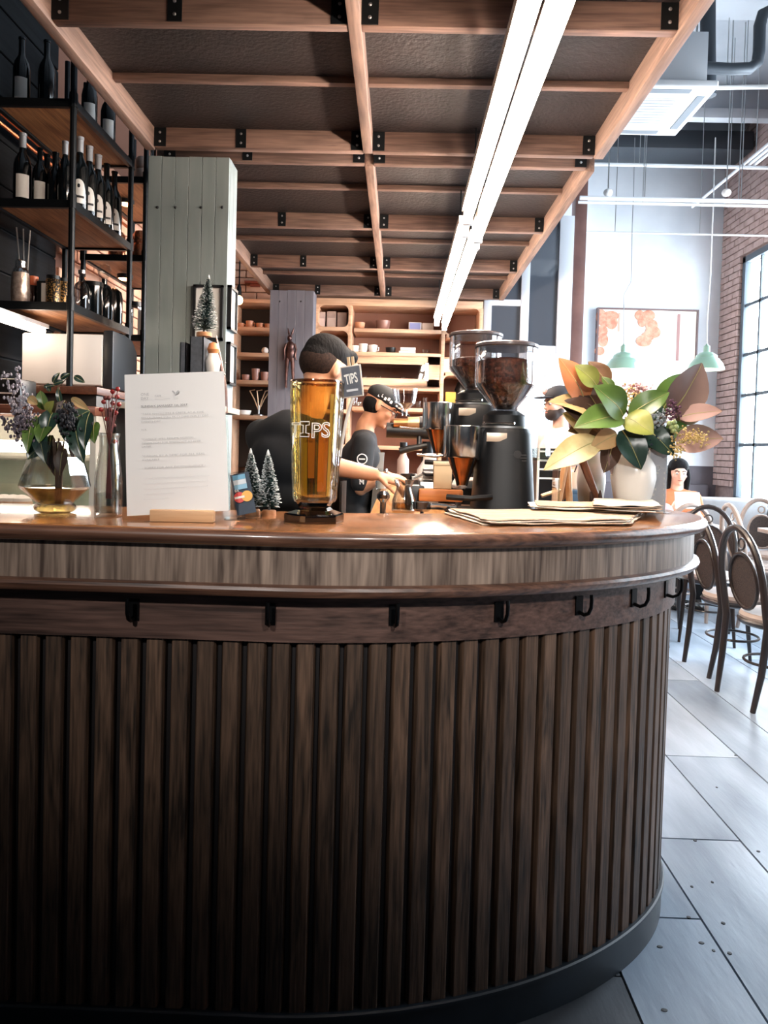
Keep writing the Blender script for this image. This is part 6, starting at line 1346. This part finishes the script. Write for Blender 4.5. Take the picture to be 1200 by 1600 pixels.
for k in range(3): bar_('track_rail', ('left', 'middle', 'right')[k]+' rail of the white lighting track running towards the camera', 'track', Vector((3.12+.05*k, 8.2 if k == 0 else 7.0, 4.05)), Vector((3.12+.05*k, 4.6, 4.05)), .014, group='lighting track', drops=(.4, .8))
for k, px in enumerate((950, 1135)):
    p = at(px, 301, 6.7); t = thing('ceiling_sensor', ('left', 'right')[k]+' round white fitting on the thick conduit', 'fitting', p, 0, 'round fittings'); G().ell((0, 0, 0), (.04, .04, .035), 16, 10).build('dome', M_WHITE, t); G().tube([(0, 0, .03), (0, 0, 5.2-p.z)], .006, 8).build('stem', M_BRUSH, t)
# air-conditioning cassette
ac = thing('air_conditioner', 'white ceiling cassette air conditioner beside the canopy', 'air conditioner', (1.5, 5.05, 3.62))
G().bx(-.42, .42, -.36, .36, .0, .045).build('panel', mat('ac_white', '#eceef0', .45), ac, bevel=.012, seg=3)
gr = G().bx(-.24, .24, -.2, .2, -.004, .0).build('grille', mat('ac_grille', '#d6d9dc', .5), ac)
for k in range(9): G().bx(-.22, .22, -.18+.04*k, -.172+.04*k, -.006, -.004).build('slat', mat('ac_slat', '#aeb2b6', .5), gr)
for (x0_, x1_, y0_, y1_) in ((-.27, .27, -.325, -.275), (-.27, .27, .275, .325), (-.385, -.335, -.24, .24), (.335, .385, -.24, .24)): G().bx(x0_, x1_, y0_, y1_, -.003, .002).build('louvre', mat('ac_slot', '#7d848b', .5), ac)
G().bx(-.38, .36, -.32, .32, .045, .36).build('housing', mat('ac_housing', '#c9cdd2', .5, .3), ac, bevel=.004)
for x in (-.3, .3):
    for y in (-.28, .28): G().tube([(x, y, .36), (x, y, 1.58)], .006, 6).build('hanger', M_BRUSH, ac)
# dark ducts and pipes under the ceiling
M_DUCT = mat('dark_duct', '#3d434a', .5, .2)
def pts(l, Y): return [at(a, b_, Y) for a, b_ in l]
def duct(label, P_, r, m=M_DUCT, name='ceiling_pipe'):
    o_ = P_[0].copy(); t = thing(name, label, 'pipe', o_, 0, 'dark ceiling pipes'); G().tube([p-o_ for p in P_], r, 14).build('pipe', m, t); return t
Yd = 5.6
t = duct('dark vertical pipe dropping beside the air conditioner', [at(1106, -140, Yd), at(1106, 60, Yd), at(1107, 150, Yd)], .055)
t = duct('dark pipe running right with an upturned elbow', [at(1098, 106, 5.45), at(1140, 108, 5.45), at(1172, 107, 5.45), at(1183, 98, 5.45), at(1186, 80, 5.45), at(1187, 40, 5.45), at(1192, 22, 5.45), at(1205, 16, 5.45), at(1260, 16, 5.45)], .042)
G().tube([Vector((0, 0, 0)), Vector((0, .2, 0))], .03, 10).build('stub', M_DUCT, t)
bar_('tube_lamp', 'slim white tube lamp below the dark pipes', 'lamp', at(1118, 137, 6.2), at(1290, 134, 6.2), .018, M_WHITE, drops=(.1, .9))
t = thing('ceiling_joist', 'pale steel joist crossing under the ceiling', 'joist', at(1080, 178, 7.9)); G().bx(-1.2, 1.0, -.06, .06, -.06, .04).build('flange', mat('joist_white', '#d5d8dc', .6), t, bevel=.004); G().bx(-1.2, 1.0, -.02, .02, .04, .3).build('web', M_CONC, t)
t = thing('dark_duct', 'dark box duct above the white wall', 'duct', (2.9, 8.55, 4.72)); G().bx(-.9, .9, -.25, .25, 0, .2).build('casing', mat('duct_dark', '#33383e', .6), t, bevel=.005)
# stool, blue box, white pot and wire rack seen between the grinders and the bouquet
Y6 = 3.4
t = thing('wire_rack', 'dark cupboard with white wire shelves behind the grinder', 'rack', (at(862, 740, Y6).x, Y6, 0)); o_ = Vector(t.location)
a, b_ = at(842, 700, Y6)-o_, at(890, 700, Y6)-o_
G().bx(a.x, b_.x, .02, .3, 0, a.z+.0).build('body', M_BLACK, t)
for py in (706, 720, 734, 748): z = at(865, py, Y6).z; G().tube([(a.x, 0, z), (b_.x, 0, z)], .005, 6).build('wire_shelf', M_WHITE, t)
for x in (a.x, b_.x): G().tube([(x, 0, 0), (x, 0, a.z)], .006, 6).build('upright', M_WHITE, t)
Y7_ = 2.95
t = thing('wooden_easel', 'pale wooden folding easel leg behind the newspapers', 'easel', (at(878, 790, Y7_).x, Y7_, 0)); o_ = Vector(t.location); M_EAS = oak('easel_wood', '#c08a5c', '#dcae80', 'Z', .5, .8)
p = at(886, 712, Y7_)-o_; q = at(870, 795, Y7_)-o_; d = (q-p); G().tube([p, p+d*(p.z/(p.z-q.z))], .014, 8).build('leg', M_EAS, t)
p2 = p+Vector((.02, .25, 0)); G().tube([p, Vector((p.x+.18, .3, 0))], .014, 8).build('leg', M_EAS, t); G().tube([p, Vector((p.x+.02, .45, 0))], .012, 8).build('leg', M_EAS, t)
r0, r1 = at(846, 775, Y7_)-o_, at(876, 765, Y7_)-o_; G().tube([r0, r1], .016, 8, flat=.5).build('rail', M_EAS, t)
Yb = 3.0
zb = at(895, 797, Yb).z
t = thing('side_stand', 'narrow stand carrying the blue box behind the newspapers', 'stand', (at(896, 790, Yb).x, Yb+.02, 0)); G().bx(-.06, .06, 0, .12, zb-.05, zb-.03).build('top', M_EAS, t); G().lathe([(.02, 0), (.02, zb-.05)], 10, (0, .06, 0)).build('column', M_STEEL, t); G().lathe([(.1, 0), (.1, .015)], 20, (0, .06, 0)).build('base', M_STEEL, t)
bw = at(914, 780, Yb).x-at(878, 780, Yb).x
t = thing('blue_box', 'dusty blue box below the white pot', 'box', (at(896, 790, Yb).x, Yb, zb-.03)); hb = at(896, 766, Yb).z-zb+.03; G().bx(-bw/2, bw/2, 0, .1, 0, hb-.012).build('body', mat('blue_card', '#3c5c78', .7, 0, '#48688a', 20), t, bevel=.003); G().bx(-bw/2-.002, bw/2+.002, -.002, .102, hb-.014, hb).build('lid', mat('blue_lid', '#46678a', .7), t, bevel=.002)
t = thing('white_pot', 'small white pot standing on the blue box', 'pot', (at(897, 766, Yb).x, Yb+.05, zb-.03+hb)); G().lathe([(.026, 0), (.03, .005), (.033, .072), (.030, .072), (.027, .01), (.002, .008)], 22, cap=False).build('body', mat('pot_cream', '#e9d3bf', .5), t); G().tube([(.0, 0, .01), (.01, 0, .07), (.02, 0, .1)], .003, 6).build('spoon', M_BLACK, t)
